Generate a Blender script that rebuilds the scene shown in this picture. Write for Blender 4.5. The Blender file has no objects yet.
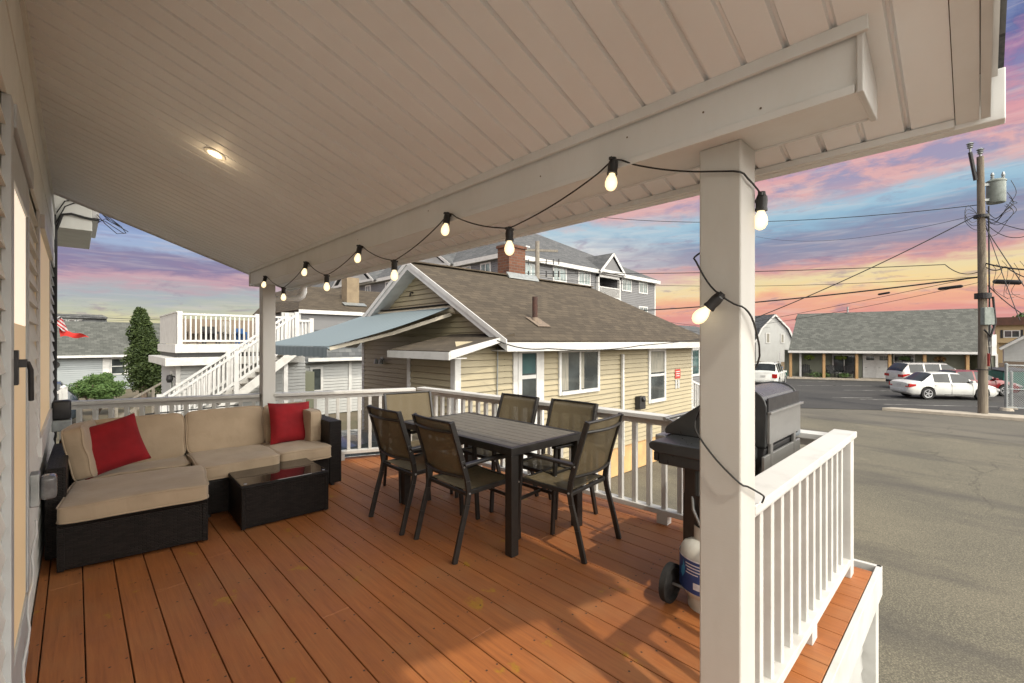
import bpy, bmesh, math, random
from math import radians, sin, cos, pi, sqrt
from mathutils import Vector, Matrix
random.seed(7)
SC = bpy.context.scene
COL = SC.collection
GZ = -1.75          # street level below the deck
# ------------------------------------------------------------------ camera
cam = bpy.data.cameras.new("camera"); co = bpy.data.objects.new("camera", cam); COL.objects.link(co)
cam.sensor_width = 36; cam.lens = 15.89; cam.clip_start = 0.02; cam.clip_end = 2000
co.location = (0, 0, 1.45); co.rotation_euler = (radians(90), 0, radians(-44.03))
SC.camera = co
# ------------------------------------------------------------------ view
SC.view_settings.view_transform = 'Standard'; SC.view_settings.look = 'None'
SC.view_settings.gamma = 1; SC.view_settings.exposure = 0.38
SC.render.engine = 'CYCLES'
SC.cycles.max_bounces = 12; SC.cycles.diffuse_bounces = 7; SC.cycles.glossy_bounces = 4; SC.cycles.transparent_max_bounces = 16

def lin(r, g, b):
    def f(c):
        c /= 255.0
        return c/12.92 if c <= 0.04045 else ((c+0.055)/1.055)**2.4
    return (f(r), f(g), f(b), 1)

class NT:
    """small node graph writer"""
    def __init__(s, tree): s.t = tree; s.n = tree.nodes; s.l = tree.links
    def new(s, typ, **kw):
        n = s.n.new(typ)
        for k, v in kw.items(): setattr(n, k, v)
        return n
    def put(s, sock, v):
        if isinstance(v, bpy.types.NodeSocket): s.l.new(v, sock)
        elif v is not None: sock.default_value = v
    def math(s, op, a, b=None, c=None, clamp=False):
        n = s.new('ShaderNodeMath', operation=op); n.use_clamp = clamp
        s.put(n.inputs[0], a)
        if b is not None: s.put(n.inputs[1], b)
        if c is not None: s.put(n.inputs[2], c)
        return n.outputs[0]
    def mix(s, f, a, b, blend='MIX'):
        n = s.new('ShaderNodeMix', data_type='RGBA', blend_type=blend); n.clamp_factor = True
        s.put(n.inputs[0], f); s.put(n.inputs[6], a); s.put(n.inputs[7], b); return n.outputs[2]
    def noise(s, vec, scale, detail=3, rough=0.55, dist=0.0, out='Fac'):
        n = s.new('ShaderNodeTexNoise'); s.put(n.inputs['Vector'], vec)
        n.inputs['Scale'].default_value = scale; n.inputs['Detail'].default_value = detail
        n.inputs['Roughness'].default_value = rough; n.inputs['Distortion'].default_value = dist
        return n.outputs[out]
    def ramp(s, f, stops, interp='LINEAR'):
        n = s.new('ShaderNodeValToRGB'); cr = n.color_ramp; cr.interpolation = interp
        while len(cr.elements) < len(stops): cr.elements.new(0.5)
        for e, (p, c) in zip(cr.elements, stops):
            e.position = p; e.color = c if len(c) == 4 else (*c, 1)
        s.put(n.inputs[0], f); return n.outputs[0]
    def mapr(s, v, a, b, c=0, d=1):
        n = s.new('ShaderNodeMapRange'); s.put(n.inputs[0], v)
        for i, q in enumerate((a, b, c, d)): n.inputs[i+1].default_value = q
        return n.outputs[0]
    def vscale(s, vec, sc, loc=(0, 0, 0), rot=(0, 0, 0)):
        n = s.new('ShaderNodeMapping'); s.put(n.inputs[0], vec)
        n.inputs['Scale'].default_value = sc; n.inputs['Location'].default_value = loc; n.inputs['Rotation'].default_value = rot
        return n.outputs[0]
    def comb(s, x, y, z):
        n = s.new('ShaderNodeCombineXYZ')
        for i, q in enumerate((x, y, z)): s.put(n.inputs[i], q)
        return n.outputs[0]
    def sep(s, v):
        n = s.new('ShaderNodeSeparateXYZ'); s.put(n.inputs[0], v); return n.outputs

# ------------------------------------------------------------------ sky
SUN = Vector((-0.17, -0.70, 1.0)).normalized()
w = bpy.data.worlds.new("World"); SC.world = w; w.use_nodes = True
T = NT(w.node_tree); T.n.clear()
tc = T.new('ShaderNodeTexCoord').outputs['Generated']
sx, sy, sz = T.sep(tc)
hl = T.math('SQRT', T.math('ADD', T.math('MULTIPLY', sx, sx), T.math('MULTIPLY', sy, sy)))
el = T.math('DIVIDE', sz, T.math('MAXIMUM', hl, 0.02))
flat = T.vscale(tc, (2.2, 2.2, 13.0))
n1 = T.noise(flat, 1.6, 5, 0.6, 0.4)
n2 = T.noise(T.vscale(tc, (5, 5, 22)), 2.4, 6, 0.62, 0.6)
warp = T.math('MULTIPLY', T.math('SUBTRACT', n1, 0.5), 0.06)
warp2 = T.math('MULTIPLY', T.math('SUBTRACT', n2, 0.5), 0.055)
# streaks tilt a little: bands climb to the left of the view
tilt = T.math('MULTIPLY', T.math('SUBTRACT', sy, 0.45), 0.03)
e2 = T.math('ADD', T.math('ADD', el, T.math('ADD', warp, warp2)), tilt)
e2s = T.math('MULTIPLY', e2, 1.6, clamp=True)       # ramp position = 1.6 * tan(elevation)
def st(lst): return [(min(1, p*1.6), lin(*c)) for p, c in lst]
right = T.ramp(e2s, st([(0.0, (210, 134, 136)), (0.045, (230, 142, 126)), (0.075, (244, 168, 124)), (0.095, (248, 212, 138)),
    (0.118, (240, 216, 158)), (0.138, (220, 152, 144)), (0.155, (158, 144, 164)), (0.19, (134, 144, 172)), (0.222, (142, 182, 206)),
    (0.245, (160, 196, 214)), (0.272, (224, 170, 166)), (0.345, (222, 150, 156)), (0.40, (138, 120, 168)), (0.47, (78, 92, 152)), (0.62, (96, 120, 175))]))
left = T.ramp(e2s, st([(0.0, (226, 208, 150)), (0.05, (216, 208, 152)), (0.075, (190, 192, 172)), (0.10, (172, 178, 182)), (0.124, (200, 154, 164)),
    (0.142, (142, 124, 158)), (0.160, (136, 128, 162)), (0.180, (156, 174, 206)), (0.20, (150, 170, 208)), (0.235, (110, 125, 175)), (0.30, (96, 115, 170)), (0.5, (110, 135, 185)), (0.62, (110, 135, 185))]))
lf = T.mapr(sy, 0.80, 0.93)
base = T.mix(lf, right, left)
# broken altocumulus: blue-grey holes in the coral layer
mz = T.math('ADD', T.math('MAXIMUM', sz, 0.0), 0.10)
cl = T.comb(T.math('DIVIDE', sx, mz), T.math('DIVIDE', sy, mz), 0.0)
n3 = T.noise(cl, 3.4, 6, 0.62, 0.3)
hole = T.mapr(n3, 0.48, 0.60)
band = T.math('MULTIPLY', T.mapr(el, 0.24, 0.29), T.mapr(el, 0.60, 0.45))
hole = T.math('MULTIPLY', T.math('MULTIPLY', hole, band), T.math('SUBTRACT', 1.0, lf))
base = T.mix(T.math('MULTIPLY', hole, 0.75), base, lin(132, 146, 186))
pink = T.math('MULTIPLY', T.math('MULTIPLY', T.mapr(n3, 0.50, 0.34), T.mapr(el, 0.33, 0.42)), T.math('SUBTRACT', 1.0, lf))
base = T.mix(T.math('MULTIPLY', pink, 0.8), base, lin(222, 140, 162))
wisp = T.mapr(T.noise(T.vscale(tc, (3, 3, 40)), 3.0, 4, 0.6, 0.5), 0.50, 0.72)
base = T.mix(T.math('MULTIPLY', wisp, 0.28), base, lin(236, 214, 206))
# brighter, creamier air straight beyond the cottage roof
mid = T.math('MULTIPLY', T.math('MULTIPLY', T.mapr(sy, 0.38, 0.60), T.mapr(sy, 0.86, 0.74)), T.math('MULTIPLY', T.mapr(el, 0.08, 0.13), T.mapr(el, 0.26, 0.20)))
base = T.mix(T.math('MULTIPLY', mid, T.mapr(n2, 0.35, 0.6, 0.35, 0.8)), base, lin(238, 232, 222))
# small dark violet cloud scraps low over the lot
scr = T.mapr(T.noise(T.vscale(tc, (7, 7, 30), (2.1, 0.4, 0.7)), 2.2, 6, 0.65, 0.4), 0.56, 0.68)
base = T.mix(T.math('MULTIPLY', T.math('MULTIPLY', scr, 0.55), T.mapr(el, 0.5, 0.1)), base, lin(150, 122, 150))
# overhead the cloud sheet is bright and nearly neutral
n4 = T.noise(cl, 0.9, 4, 0.6, 0.2)
over = T.mix(T.mapr(n4, 0.4, 0.62), (0.46, 0.53, 0.64, 1), (0.80, 0.79, 0.77, 1))
base = T.mix(T.mapr(el, 0.50, 0.85), base, over)
hs = T.new('ShaderNodeHueSaturation'); hs.inputs['Saturation'].default_value = 0.90; T.put(hs.inputs['Color'], base); base = hs.outputs[0]
base = T.mix(1.0, base, (0.80, 0.81, 0.82, 1), 'MULTIPLY')
# bright veil added to the unseen sky behind the photographer to fill the porch
fill_glow = T.math('MULTIPLY', T.math('MULTIPLY', T.mapr(sy, -0.20, -0.70), T.mapr(el, 0.0, 0.20)), T.mapr(el, 2.4, 0.9, 0.12, 1.0))
gl3 = T.new('ShaderNodeMix', data_type='RGBA'); gl3.clamp_factor = False
T.put(gl3.inputs[0], fill_glow); T.put(gl3.inputs[6], base); T.put(gl3.inputs[7], (4.7, 4.5, 4.1, 1)); base = gl3.outputs[2]
base = T.mix(T.mapr(el, -0.02, -0.10), base, (0.16, 0.15, 0.13, 1))
sky = T.new('ShaderNodeTexSky', sky_type='NISHITA'); sky.sun_disc = False
sky.sun_elevation = math.asin(SUN.z); sky.sun_rotation = math.atan2(SUN.x, SUN.y)
bg1 = T.new('ShaderNodeBackground'); T.put(bg1.inputs[0], sky.outputs[0]); bg1.inputs[1].default_value = 0.05
bg2 = T.new('ShaderNodeBackground'); T.put(bg2.inputs[0], base); bg2.inputs[1].default_value = 1.0
mx = T.new('ShaderNodeMixShader'); mx.inputs[0].default_value = 0.93
T.l.new(bg1.outputs[0], mx.inputs[1]); T.l.new(bg2.outputs[0], mx.inputs[2])
wo = T.new('ShaderNodeOutputWorld'); T.l.new(mx.outputs[0], wo.inputs[0])
# ------------------------------------------------------------------ sun
sl = bpy.data.lights.new("sun", 'SUN'); sl.energy = 2.0; sl.angle = radians(1.2); sl.color = (1.0, 0.90, 0.75)
so = bpy.data.objects.new("sun", sl); COL.objects.link(so); so.location = (0, -20, 30)
so.rotation_euler = (-SUN).to_track_quat('-Z', 'Y').to_euler()

# ------------------------------------------------------------------ mesh builder
class MB:
    def __init__(s): s.v = []; s.f = []; s.m = []
    def face(s, pts, m=0):
        i = len(s.v); s.v += [tuple(p) for p in pts]; s.f.append(tuple(range(i, i+len(pts)))); s.m.append(m)
    def grid(s, rows, m=0, close=False):
        b = len(s.v); nc = len(rows[0])
        for r in rows: s.v += [tuple(p) for p in r]
        for i in range(len(rows)-1):
            for j in range(nc if close else nc-1):
                k = (j+1) % nc
                s.f.append((b+i*nc+j, b+i*nc+k, b+(i+1)*nc+k, b+(i+1)*nc+j)); s.m.append(m)
    def hexa(s, p, m=0):
        """8 corners: bottom 4 ccw, top 4 ccw"""
        b = len(s.v); s.v += [tuple(q) for q in p]
        for f in ((3, 2, 1, 0), (4, 5, 6, 7), (0, 1, 5, 4), (1, 2, 6, 5), (2, 3, 7, 6), (3, 0, 4, 7)):
            s.f.append(tuple(b+i for i in f)); s.m.append(m)
    def box(s, x0, x1, y0, y1, z0, z1, m=0):
        s.hexa([(x0, y0, z0), (x1, y0, z0), (x1, y1, z0), (x0, y1, z0), (x0, y0, z1), (x1, y0, z1), (x1, y1, z1), (x0, y1, z1)], m)
    def bar(s, a, b, w, h, up=(0, 0, 1), m=0):
        """box from a to b, w wide sideways, h high along up"""
        a, b = Vector(a), Vector(b); d = (b-a).normalized(); u = Vector(up)
        r = d.cross(u)
        if r.length < 1e-4: r = d.cross(Vector((1, 0, 0)))
        r.normalize(); u = r.cross(d).normalized(); r = r*w/2; u = u*h/2
        s.hexa([a-r-u, a+r-u, b+r-u, b-r-u, a-r+u, a+r+u, b+r+u, b-r+u], m)
    def tube(s, pts, r, n=8, m=0, cap=True):
        pts = [Vector(p) for p in pts]; rows = []
        rr = r if isinstance(r, (list, tuple)) else [r]*len(pts)
        t0 = (pts[1]-pts[0]).normalized(); u = t0.orthogonal().normalized()
        for i, p in enumerate(pts):
            t = (pts[min(i+1, len(pts)-1)]-pts[max(i-1, 0)])
            if t.length < 1e-9: t = t0
            t.normalize(); u = (u-t*u.dot(t))
            if u.length < 1e-6: u = t.orthogonal()
            u.normalize(); v = t.cross(u)
            rows.append([p+(u*cos(2*pi*k/n)+v*sin(2*pi*k/n))*rr[i] for k in range(n)])
        s.grid(rows, m, close=True)
        if cap:
            s.face(list(reversed(rows[0])), m); s.face(rows[-1], m)
    def lathe(s, c, prof, n=20, m=0, axis='z'):
        """prof: (radius, height) pairs about axis through c"""
        rows = []
        for r, h in prof:
            row = []
            for k in range(n):
                a = 2*pi*k/n; x, y = r*cos(a), r*sin(a)
                q = (x, y, h) if axis == 'z' else ((h, x, y) if axis == 'x' else (y, h, x))
                row.append((c[0]+q[0], c[1]+q[1], c[2]+q[2]))
            rows.append(row)
        s.grid(rows, m, close=True)
    def prism(s, poly, a, b, axis='y', m=0):
        """2D polygon extruded from a to b. axis y: poly=(x,z); axis x: poly=(y,z); axis z: poly=(x,y)"""
        def q(p, t):
            return (p[0], t, p[1]) if axis == 'y' else ((t, p[0], p[1]) if axis == 'x' else (p[0], p[1], t))
        A = [q(p, a) for p in poly]; B = [q(p, b) for p in poly]
        s.face(A, m); s.face(list(reversed(B)), m)
        for i in range(len(poly)):
            j = (i+1) % len(poly); s.face([A[j], A[i], B[i], B[j]], m)
    def shell(s, pts, t, m=0):
        """flat polygon given thickness t against its normal"""
        P = [Vector(p) for p in pts]; n = (P[1]-P[0]).cross(P[-1]-P[0]).normalized()*t
        Q = [p-n for p in P]
        s.face(P, m); s.face(list(reversed(Q)), m)
        for i in range(len(P)):
            j = (i+1) % len(P); s.face([P[j], P[i], Q[i], Q[j]], m)
    def build(s, name, mat, parent=None, world=False, smooth=False, bevel=0, loc=None, rot=None, seg=2, weld=True):
        me = bpy.data.meshes.new(name)
        off = Vector((0, 0, 0))
        if world and parent:
            q = parent
            while q: off += q.location; q = q.parent
        me.from_pydata([tuple(Vector(p)-off) for p in s.v], [], s.f)
        mats = mat if isinstance(mat, (list, tuple)) else [mat]
        for q in mats: me.materials.append(q)
        me.polygons.foreach_set('material_index', s.m)
        bm = bmesh.new(); bm.from_mesh(me)
        if weld: bmesh.ops.remove_doubles(bm, verts=bm.verts, dist=1e-5)
        bmesh.ops.recalc_face_normals(bm, faces=bm.faces)
        if bevel:
            es = [e for e in bm.edges if len(e.link_faces) == 2 and e.calc_face_angle(0) > 0.5]
            bmesh.ops.bevel(bm, geom=es, offset=bevel, segments=seg, profile=0.5, affect='EDGES', clamp_overlap=True)
        uv = bm.loops.layers.uv.new("UVMap")
        for f in bm.faces:
            n = f.normal
            t = Vector((-n.y, n.x, 0)) if abs(n.z) < 0.995 else Vector((1, 0, 0))
            t.normalize(); b = n.cross(t)
            for lp in f.loops:
                c = lp.vert.co + off; lp[uv].uv = (c.dot(t), c.dot(b))
            f.smooth = smooth
        bm.to_mesh(me); bm.free()
        if smooth:
            try: me.set_sharp_from_angle(angle=radians(38))
            except Exception: pass
        o = bpy.data.objects.new(name, me); COL.objects.link(o)
        if parent: o.parent = parent
        if loc: o.location = loc
        if rot: o.rotation_euler = rot
        return o

def tag(o, label=None, cat=None, group=None, kind=None):
    if label: o['label'] = label
    if cat: o['category'] = cat
    if group: o['group'] = group
    if kind: o['kind'] = kind
    return o
def thing(name, label, cat, loc=(0, 0, 0), rz=0, group=None):
    o = bpy.data.objects.new(name, None); COL.objects.link(o); o.location = loc; o.rotation_euler = (0, 0, rz)
    o.empty_display_size = 0.1
    return tag(o, label, cat, group)
def copy_tree(o, parent=None):
    c = o.copy(); COL.objects.link(c)
    if parent: c.parent = parent
    for ch in list(o.children): copy_tree(ch, c)
    return c
def dup(o, loc, rz=None, label=None):
    c = copy_tree(o); c.location = loc
    if rz is not None: c.rotation_euler = (0, 0, rz)
    if label: c['label'] = label
    return c

# ------------------------------------------------------------------ materials
def material(name):
    m = bpy.data.materials.new(name); m.use_nodes = True
    t = NT(m.node_tree); b = m.node_tree.nodes['Principled BSDF']
    return m, t, b
def bump(t, b, h, strength=0.3, dist=0.01):
    n = t.new('ShaderNodeBump'); n.inputs['Strength'].default_value = strength; n.inputs['Distance'].default_value = dist
    t.put(n.inputs['Height'], h); t.l.new(n.outputs[0], b.inputs['Normal'])
def M(name, c1, c2=None, scale=8, rough=0.55, metal=0.0, bmp=0.0, bscale=60, detail=4, stretch=(1, 1, 1), spec=0.5, lo=0.35, hi=0.65, coat=0.0):
    """colour varying between c1 and c2 with noise in object metres"""
    m, t, b = material(name)
    oc = t.new('ShaderNodeTexCoord').outputs['Object']
    v = t.vscale(oc, stretch)
    c2 = c2 or tuple(min(1, x*0.85) for x in c1)
    f = t.mapr(t.noise(v, scale, detail, 0.6), lo, hi)
    t.put(b.inputs['Base Color'], t.mix(f, (*c1, 1), (*c2, 1)))
    t.put(b.inputs['Roughness'], t.math('ADD', t.math('MULTIPLY', t.noise(v, scale*2.3, 3), 0.16), rough-0.08))
    b.inputs['Metallic'].default_value = metal
    b.inputs['Specular IOR Level'].default_value = spec
    b.inputs['Coat Weight'].default_value = coat
    if bmp: bump(t, b, t.noise(v, bscale, 4), bmp, 0.004)
    return m
def shingles(name, ca, cb, cc, w_=0.30, h_=0.14, bmp=0.6):
    m, t, b = material(name)
    uv = t.new('ShaderNodeTexCoord').outputs['UV']
    br = t.new('ShaderNodeTexBrick'); t.put(br.inputs['Vector'], uv)
    br.inputs['Scale'].default_value = 1; br.inputs['Brick Width'].default_value = w_; br.inputs['Row Height'].default_value = h_
    br.inputs['Mortar Size'].default_value = 0.006; br.inputs['Mortar Smooth'].default_value = 0.3
    br.inputs['Color1'].default_value = (0, 0, 0, 1); br.inputs['Color2'].default_value = (1, 1, 1, 1); br.inputs['Mortar'].default_value = (0.5, 0.5, 0.5, 1)
    f = t.math('ADD', t.math('MULTIPLY', br.outputs['Color'], 0.85), t.math('MULTIPLY', t.noise(uv, 0.9, 4), 0.35))
    c = t.ramp(f, [(0.2, ca), (0.6, cb), (1.0, cc)])
    c = t.mix(t.math('MULTIPLY', br.outputs['Fac'], 0.75), c, (ca[0]*0.3, ca[1]*0.3, ca[2]*0.3, 1))
    c = t.mix(t.mapr(t.noise(uv, 90, 2), 0.3, 0.7, 0, 0.35), c, (cc[0]*1.2, cc[1]*1.2, cc[2]*1.2, 1))
    t.put(b.inputs['Base Color'], c); b.inputs['Roughness'].default_value = 0.92
    u, v, _ = t.sep(uv)
    saw = t.math('FRACT', t.math('DIVIDE', v, h_))
    hgt = t.math('SUBTRACT', t.math('MULTIPLY', t.math('SUBTRACT', 1, saw), 0.8), t.math('MULTIPLY', br.outputs['Fac'], 0.7))
    bump(t, b, hgt, bmp, 0.02)
    return m
def siding_mat(name, c, dirt=(0.25, 0.23, 0.18), amt=0.25):
    m, t, b = material(name)
    oc = t.new('ShaderNodeTexCoord').outputs['Object']
    f = t.math('MULTIPLY', t.mapr(t.noise(t.vscale(oc, (1, 1, 0.35)), 3.0, 5, 0.65), 0.42, 0.8), amt)
    v = t.mix(t.mapr(t.noise(oc, 0.8, 2), 0.3, 0.7), (*c, 1), tuple(x*0.9 for x in c)+(1,))
    t.put(b.inputs['Base Color'], t.mix(f, v, (*dirt, 1))); b.inputs['Roughness'].default_value = 0.55
    bump(t, b, t.noise(t.vscale(oc, (6, 6, 60)), 4, 3), 0.12, 0.003)
    return m

white = siding_mat('white_vinyl', (0.72, 0.735, 0.73), (0.40, 0.37, 0.31), 0.25)
whitew = M('white_paint', (0.55, 0.545, 0.52), (0.42, 0.41, 0.385), 5, 0.5, bmp=0.1, bscale=70, lo=0.45, hi=0.8)
postm = siding_mat('dimmed_post_vinyl', (0.54, 0.535, 0.505), (0.30, 0.27, 0.22), 0.35)  # white vinyl darkened for the posts, offsets the strong light from behind the camera
soffit = siding_mat('soffit_vinyl', (0.84, 0.865, 0.875), (0.60, 0.57, 0.52), 0.16)
sidw = siding_mat('house_siding', (0.76, 0.77, 0.72), (0.30, 0.28, 0.22), 0.3)
sidy = siding_mat('cottage_siding', (0.345, 0.300, 0.195), (0.22, 0.185, 0.12), 0.3)
sidg = siding_mat('grey_siding', (0.155, 0.157, 0.162), (0.11, 0.11, 0.11), 0.2)
sidb = siding_mat('pale_grey_siding', (0.27, 0.30, 0.31), (0.18, 0.20, 0.20), 0.2)
sidwh = siding_mat('bright_white_siding', (0.42, 0.43, 0.42), (0.28, 0.27, 0.25), 0.35)
sido = siding_mat('olive_siding', (0.16, 0.17, 0.12), (0.10, 0.10, 0.07), 0.2)
sidtan = siding_mat('tan_siding', (0.42, 0.32, 0.18), (0.25, 0.18, 0.1), 0.2)
dframe = M('door_paint', (0.46, 0.49, 0.49), (0.40, 0.42, 0.42), 4, 0.45)
trim = M('trim_white', (0.56, 0.56, 0.545), (0.44, 0.435, 0.42), 4, 0.4, lo=0.45, hi=0.8)
shbrown = shingles('brown_shingles', (0.040, 0.030, 0.019), (0.055, 0.042, 0.027), (0.078, 0.060, 0.039), 0.24, 0.125)
shgrey = shingles('grey_shingles', (0.050, 0.054, 0.048), (0.074, 0.078, 0.070), (0.105, 0.109, 0.098), 0.30, 0.20, 0.8)
shdark = shingles('slate_shingles', (0.05, 0.055, 0.06), (0.085, 0.09, 0.095), (0.13, 0.135, 0.135), 0.3, 0.16)
shmid = shingles('mid_grey_shingles', (0.048, 0.052, 0.055), (0.072, 0.075, 0.078), (0.104, 0.106, 0.108), 0.4, 0.2)
redroof = M('brown_roof', (0.10, 0.045, 0.03), (0.07, 0.035, 0.025), 2, 0.85)
foundm = M('foundation_paint', (0.55, 0.34, 0.15), (0.40, 0.25, 0.12), 3, 0.85, bmp=0.2)
brick_m, bt, bb = material('red_brick')
_uv = bt.new('ShaderNodeTexCoord').outputs['UV']; _b = bt.new('ShaderNodeTexBrick'); bt.put(_b.inputs['Vector'], _uv)
_b.inputs['Scale'].default_value = 1; _b.inputs['Brick Width'].default_value = 0.21; _b.inputs['Row Height'].default_value = 0.075; _b.inputs['Mortar Size'].default_value = 0.008
_b.inputs['Color1'].default_value = (0.15, 0.060, 0.032, 1); _b.inputs['Color2'].default_value = (0.09, 0.036, 0.022, 1); _b.inputs['Mortar'].default_value = (0.12, 0.09, 0.07, 1)
bt.put(bb.inputs['Base Color'], _b.outputs['Color']); bb.inputs['Roughness'].default_value = 0.9; bump(bt, bb, bt.math('SUBTRACT', 1, _b.outputs['Fac']), 0.5, 0.01)
tanstucco = M('tan_stucco', (0.23, 0.18, 0.115), (0.17, 0.13, 0.085), 3, 0.9, bmp=0.3)
concrete = M('concrete', (0.42, 0.37, 0.30), (0.30, 0.27, 0.22), 2.5, 0.9, bmp=0.25, bscale=40)
def wicker_mat():
    m, t, b = material('dark_wicker')
    uv = t.new('ShaderNodeTexCoord').outputs['UV']
    br = t.new('ShaderNodeTexBrick'); t.put(br.inputs['Vector'], uv)
    br.inputs['Scale'].default_value = 1; br.inputs['Brick Width'].default_value = 0.042; br.inputs['Row Height'].default_value = 0.0115; br.inputs['Mortar Size'].default_value = 0.0026
    br.inputs['Mortar Smooth'].default_value = 0.9
    br.inputs['Color1'].default_value = (0.007, 0.0055, 0.005, 1); br.inputs['Color2'].default_value = (0.020, 0.0155, 0.0135, 1); br.inputs['Mortar'].default_value = (0.002, 0.0015, 0.0015, 1)
    t.put(b.inputs['Base Color'], br.outputs['Color']); b.inputs['Roughness'].default_value = 0.5; b.inputs['Specular IOR Level'].default_value = 0.3
    bump(t, b, t.math('SUBTRACT', 1, br.outputs['Fac']), 1.0, 0.008)
    return m
wicker = wicker_mat()
fab, ft, fb = material('khaki_cushion_fabric')
_o = ft.new('ShaderNodeTexCoord').outputs['Object']
ft.put(fb.inputs['Base Color'], ft.mix(ft.mapr(ft.noise(_o, 5, 3), 0.35, 0.7), (0.37, 0.285, 0.195, 1), (0.31, 0.238, 0.16, 1))); fb.inputs['Roughness'].default_value = 0.92
fb.inputs['Sheen Weight'].default_value = 0.15
bump(ft, fb, ft.math('ADD', ft.math('MULTIPLY', ft.noise(ft.vscale(_o, (1, 1, 0.5)), 7, 3, 0.5, 1.2), 1.0), ft.math('MULTIPLY', ft.noise(_o, 420, 2), 0.10)), 0.28, 0.018)
redf = M('red_fabric', (0.23, 0.002, 0.006), (0.17, 0.002, 0.005), 7, 0.92, bmp=0.5, bscale=14)
darkmetal = M('dark_brown_metal', (0.015, 0.0135, 0.0125), (0.022, 0.020, 0.018), 20, 0.42, bmp=0.03, spec=0.5)
black = M('black_plastic', (0.012, 0.012, 0.013), (0.022, 0.022, 0.023), 20, 0.5)
blackgloss = M('black_enamel', (0.018, 0.019, 0.020), (0.028, 0.03, 0.031), 9, 0.30, bmp=0.05)
steel = M('stainless_steel', (0.30, 0.30, 0.295), (0.26, 0.26, 0.255), 4, 0.42, metal=0.7, stretch=(1, 1, 2), bmp=0.03)
galv = M('galvanised_steel', (0.36, 0.38, 0.38), (0.26, 0.28, 0.28), 12, 0.5, metal=0.6)
chrome = M('rim_alloy', (0.52, 0.53, 0.54), (0.42, 0.43, 0.44), 20, 0.35, metal=0.7)
rubber = M('rubber', (0.010, 0.010, 0.010), (0.018, 0.0175, 0.017), 30, 0.8)
wirem = M('black_cable', (0.012, 0.012, 0.012), (0.02, 0.02, 0.02), 30, 0.6)
tankw = M('tank_paint', (0.62, 0.62, 0.57), (0.48, 0.47, 0.42), 7, 0.4)
tablem_, tt, tb = material('table_slats')
_o = tt.new('ShaderNodeTexCoord').outputs['Object']
tt.put(tb.inputs['Base Color'], tt.mix(tt.mapr(tt.noise(tt.vscale(_o, (40, 3, 1)), 3, 5, 0.7), 0.35, 0.65), (0.150, 0.135, 0.105, 1), (0.085, 0.077, 0.062, 1))); tb.inputs['Roughness'].default_value = 0.5
tablem = tablem_
def sling_mat():
    m, t, b = material('sling_mesh')
    uv = t.new('ShaderNodeTexCoord').outputs['Object']
    c = t.mix(t.mapr(t.noise(t.vscale(uv, (30, 1, 90)), 3, 3, 0.6), 0.3, 0.7), (0.160, 0.124, 0.066, 1), (0.095, 0.075, 0.042, 1))
    t.put(b.inputs['Base Color'], c); b.inputs['Roughness'].default_value = 0.75
    tr = t.new('ShaderNodeBsdfTransparent'); mxn = t.new('ShaderNodeMixShader'); mxn.inputs[0].default_value = 0.82
    out = [n for n in t.n if n.type == 'OUTPUT_MATERIAL'][0]
    t.l.new(tr.outputs[0], mxn.inputs[1]); t.l.new(b.outputs[0], mxn.inputs[2]); t.l.new(mxn.outputs[0], out.inputs[0])
    return m
sling = sling_mat()
def glass_mat(name, c=(0.03, 0.035, 0.035), rough=0.06, spec=0.9):
    m, t, b = material(name)
    oc = t.new('ShaderNodeTexCoord').outputs['Object']
    t.put(b.inputs['Base Color'], t.mix(t.mapr(t.noise(oc, 1.7, 3), 0.4, 0.65), (*c, 1), tuple(x*2.2 for x in c)+(1,)))
    b.inputs['Roughness'].default_value = rough; b.inputs['Specular IOR Level'].default_value = spec
    return m
winglass = glass_mat('window_glass'); carglass = glass_mat('car_glass', (0.012, 0.014, 0.015), 0.05, 0.45)
tealglass = glass_mat('teal_window_glass', (0.03, 0.06, 0.06))
curtain = M('curtain', (0.30, 0.28, 0.23), (0.18, 0.18, 0.155), 3, 0.8, stretch=(12, 12, 1))
teal = M('teal_shade', (0.025, 0.075, 0.075), (0.02, 0.055, 0.06), 3, 0.7)
tableglass = glass_mat('table_glass', (0.018, 0.014, 0.013), 0.035, 1.0)
doorglass = M('lit_door_blind', (0.62, 0.43, 0.20), (0.5, 0.34, 0.16), 3, 0.6, stretch=(1, 1, 0.3))
timber = M('weathered_timber', (0.20, 0.15, 0.11), (0.125, 0.10, 0.078), 4, 0.9, stretch=(8, 8, 0.6), bmp=0.5, bscale=20)
ptimber = M('grey_timber', (0.26, 0.24, 0.20), (0.17, 0.15, 0.125), 6, 0.9, stretch=(3, 3, 1), bmp=0.4)
cedar = M('cedar_post', (0.42, 0.26, 0.11), (0.33, 0.20, 0.09), 4, 0.7, stretch=(6, 6, 0.6))
awn, at_, ab = material('awning_canvas')
_o = at_.new('ShaderNodeTexCoord').outputs['Object']
_x, _y, _z = at_.sep(_o)
_s = at_.math('LESS_THAN', at_.math('FRACT', at_.math('DIVIDE', _y, 0.20)), 0.5)
at_.put(ab.inputs['Base Color'], at_.mix(at_.math('MULTIPLY', _s, 0.35), (0.16, 0.205, 0.225, 1), (0.24, 0.29, 0.31, 1))); ab.inputs['Roughness'].default_value = 0.85
carwhite = M('white_car_paint', (0.72, 0.73, 0.70), (0.62, 0.63, 0.60), 2, 0.25, coat=0.5)
carsilver = M('pearl_car_paint', (0.62, 0.60, 0.56), (0.55, 0.53, 0.50), 2, 0.25, coat=0.5)
carred = M('dark_red_car_paint', (0.20, 0.012, 0.014), (0.15, 0.010, 0.012), 2, 0.25, coat=0.5)
carblue = M('navy_car_paint', (0.022, 0.030, 0.042), (0.03, 0.042, 0.055), 2, 0.22, coat=0.6)
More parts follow.
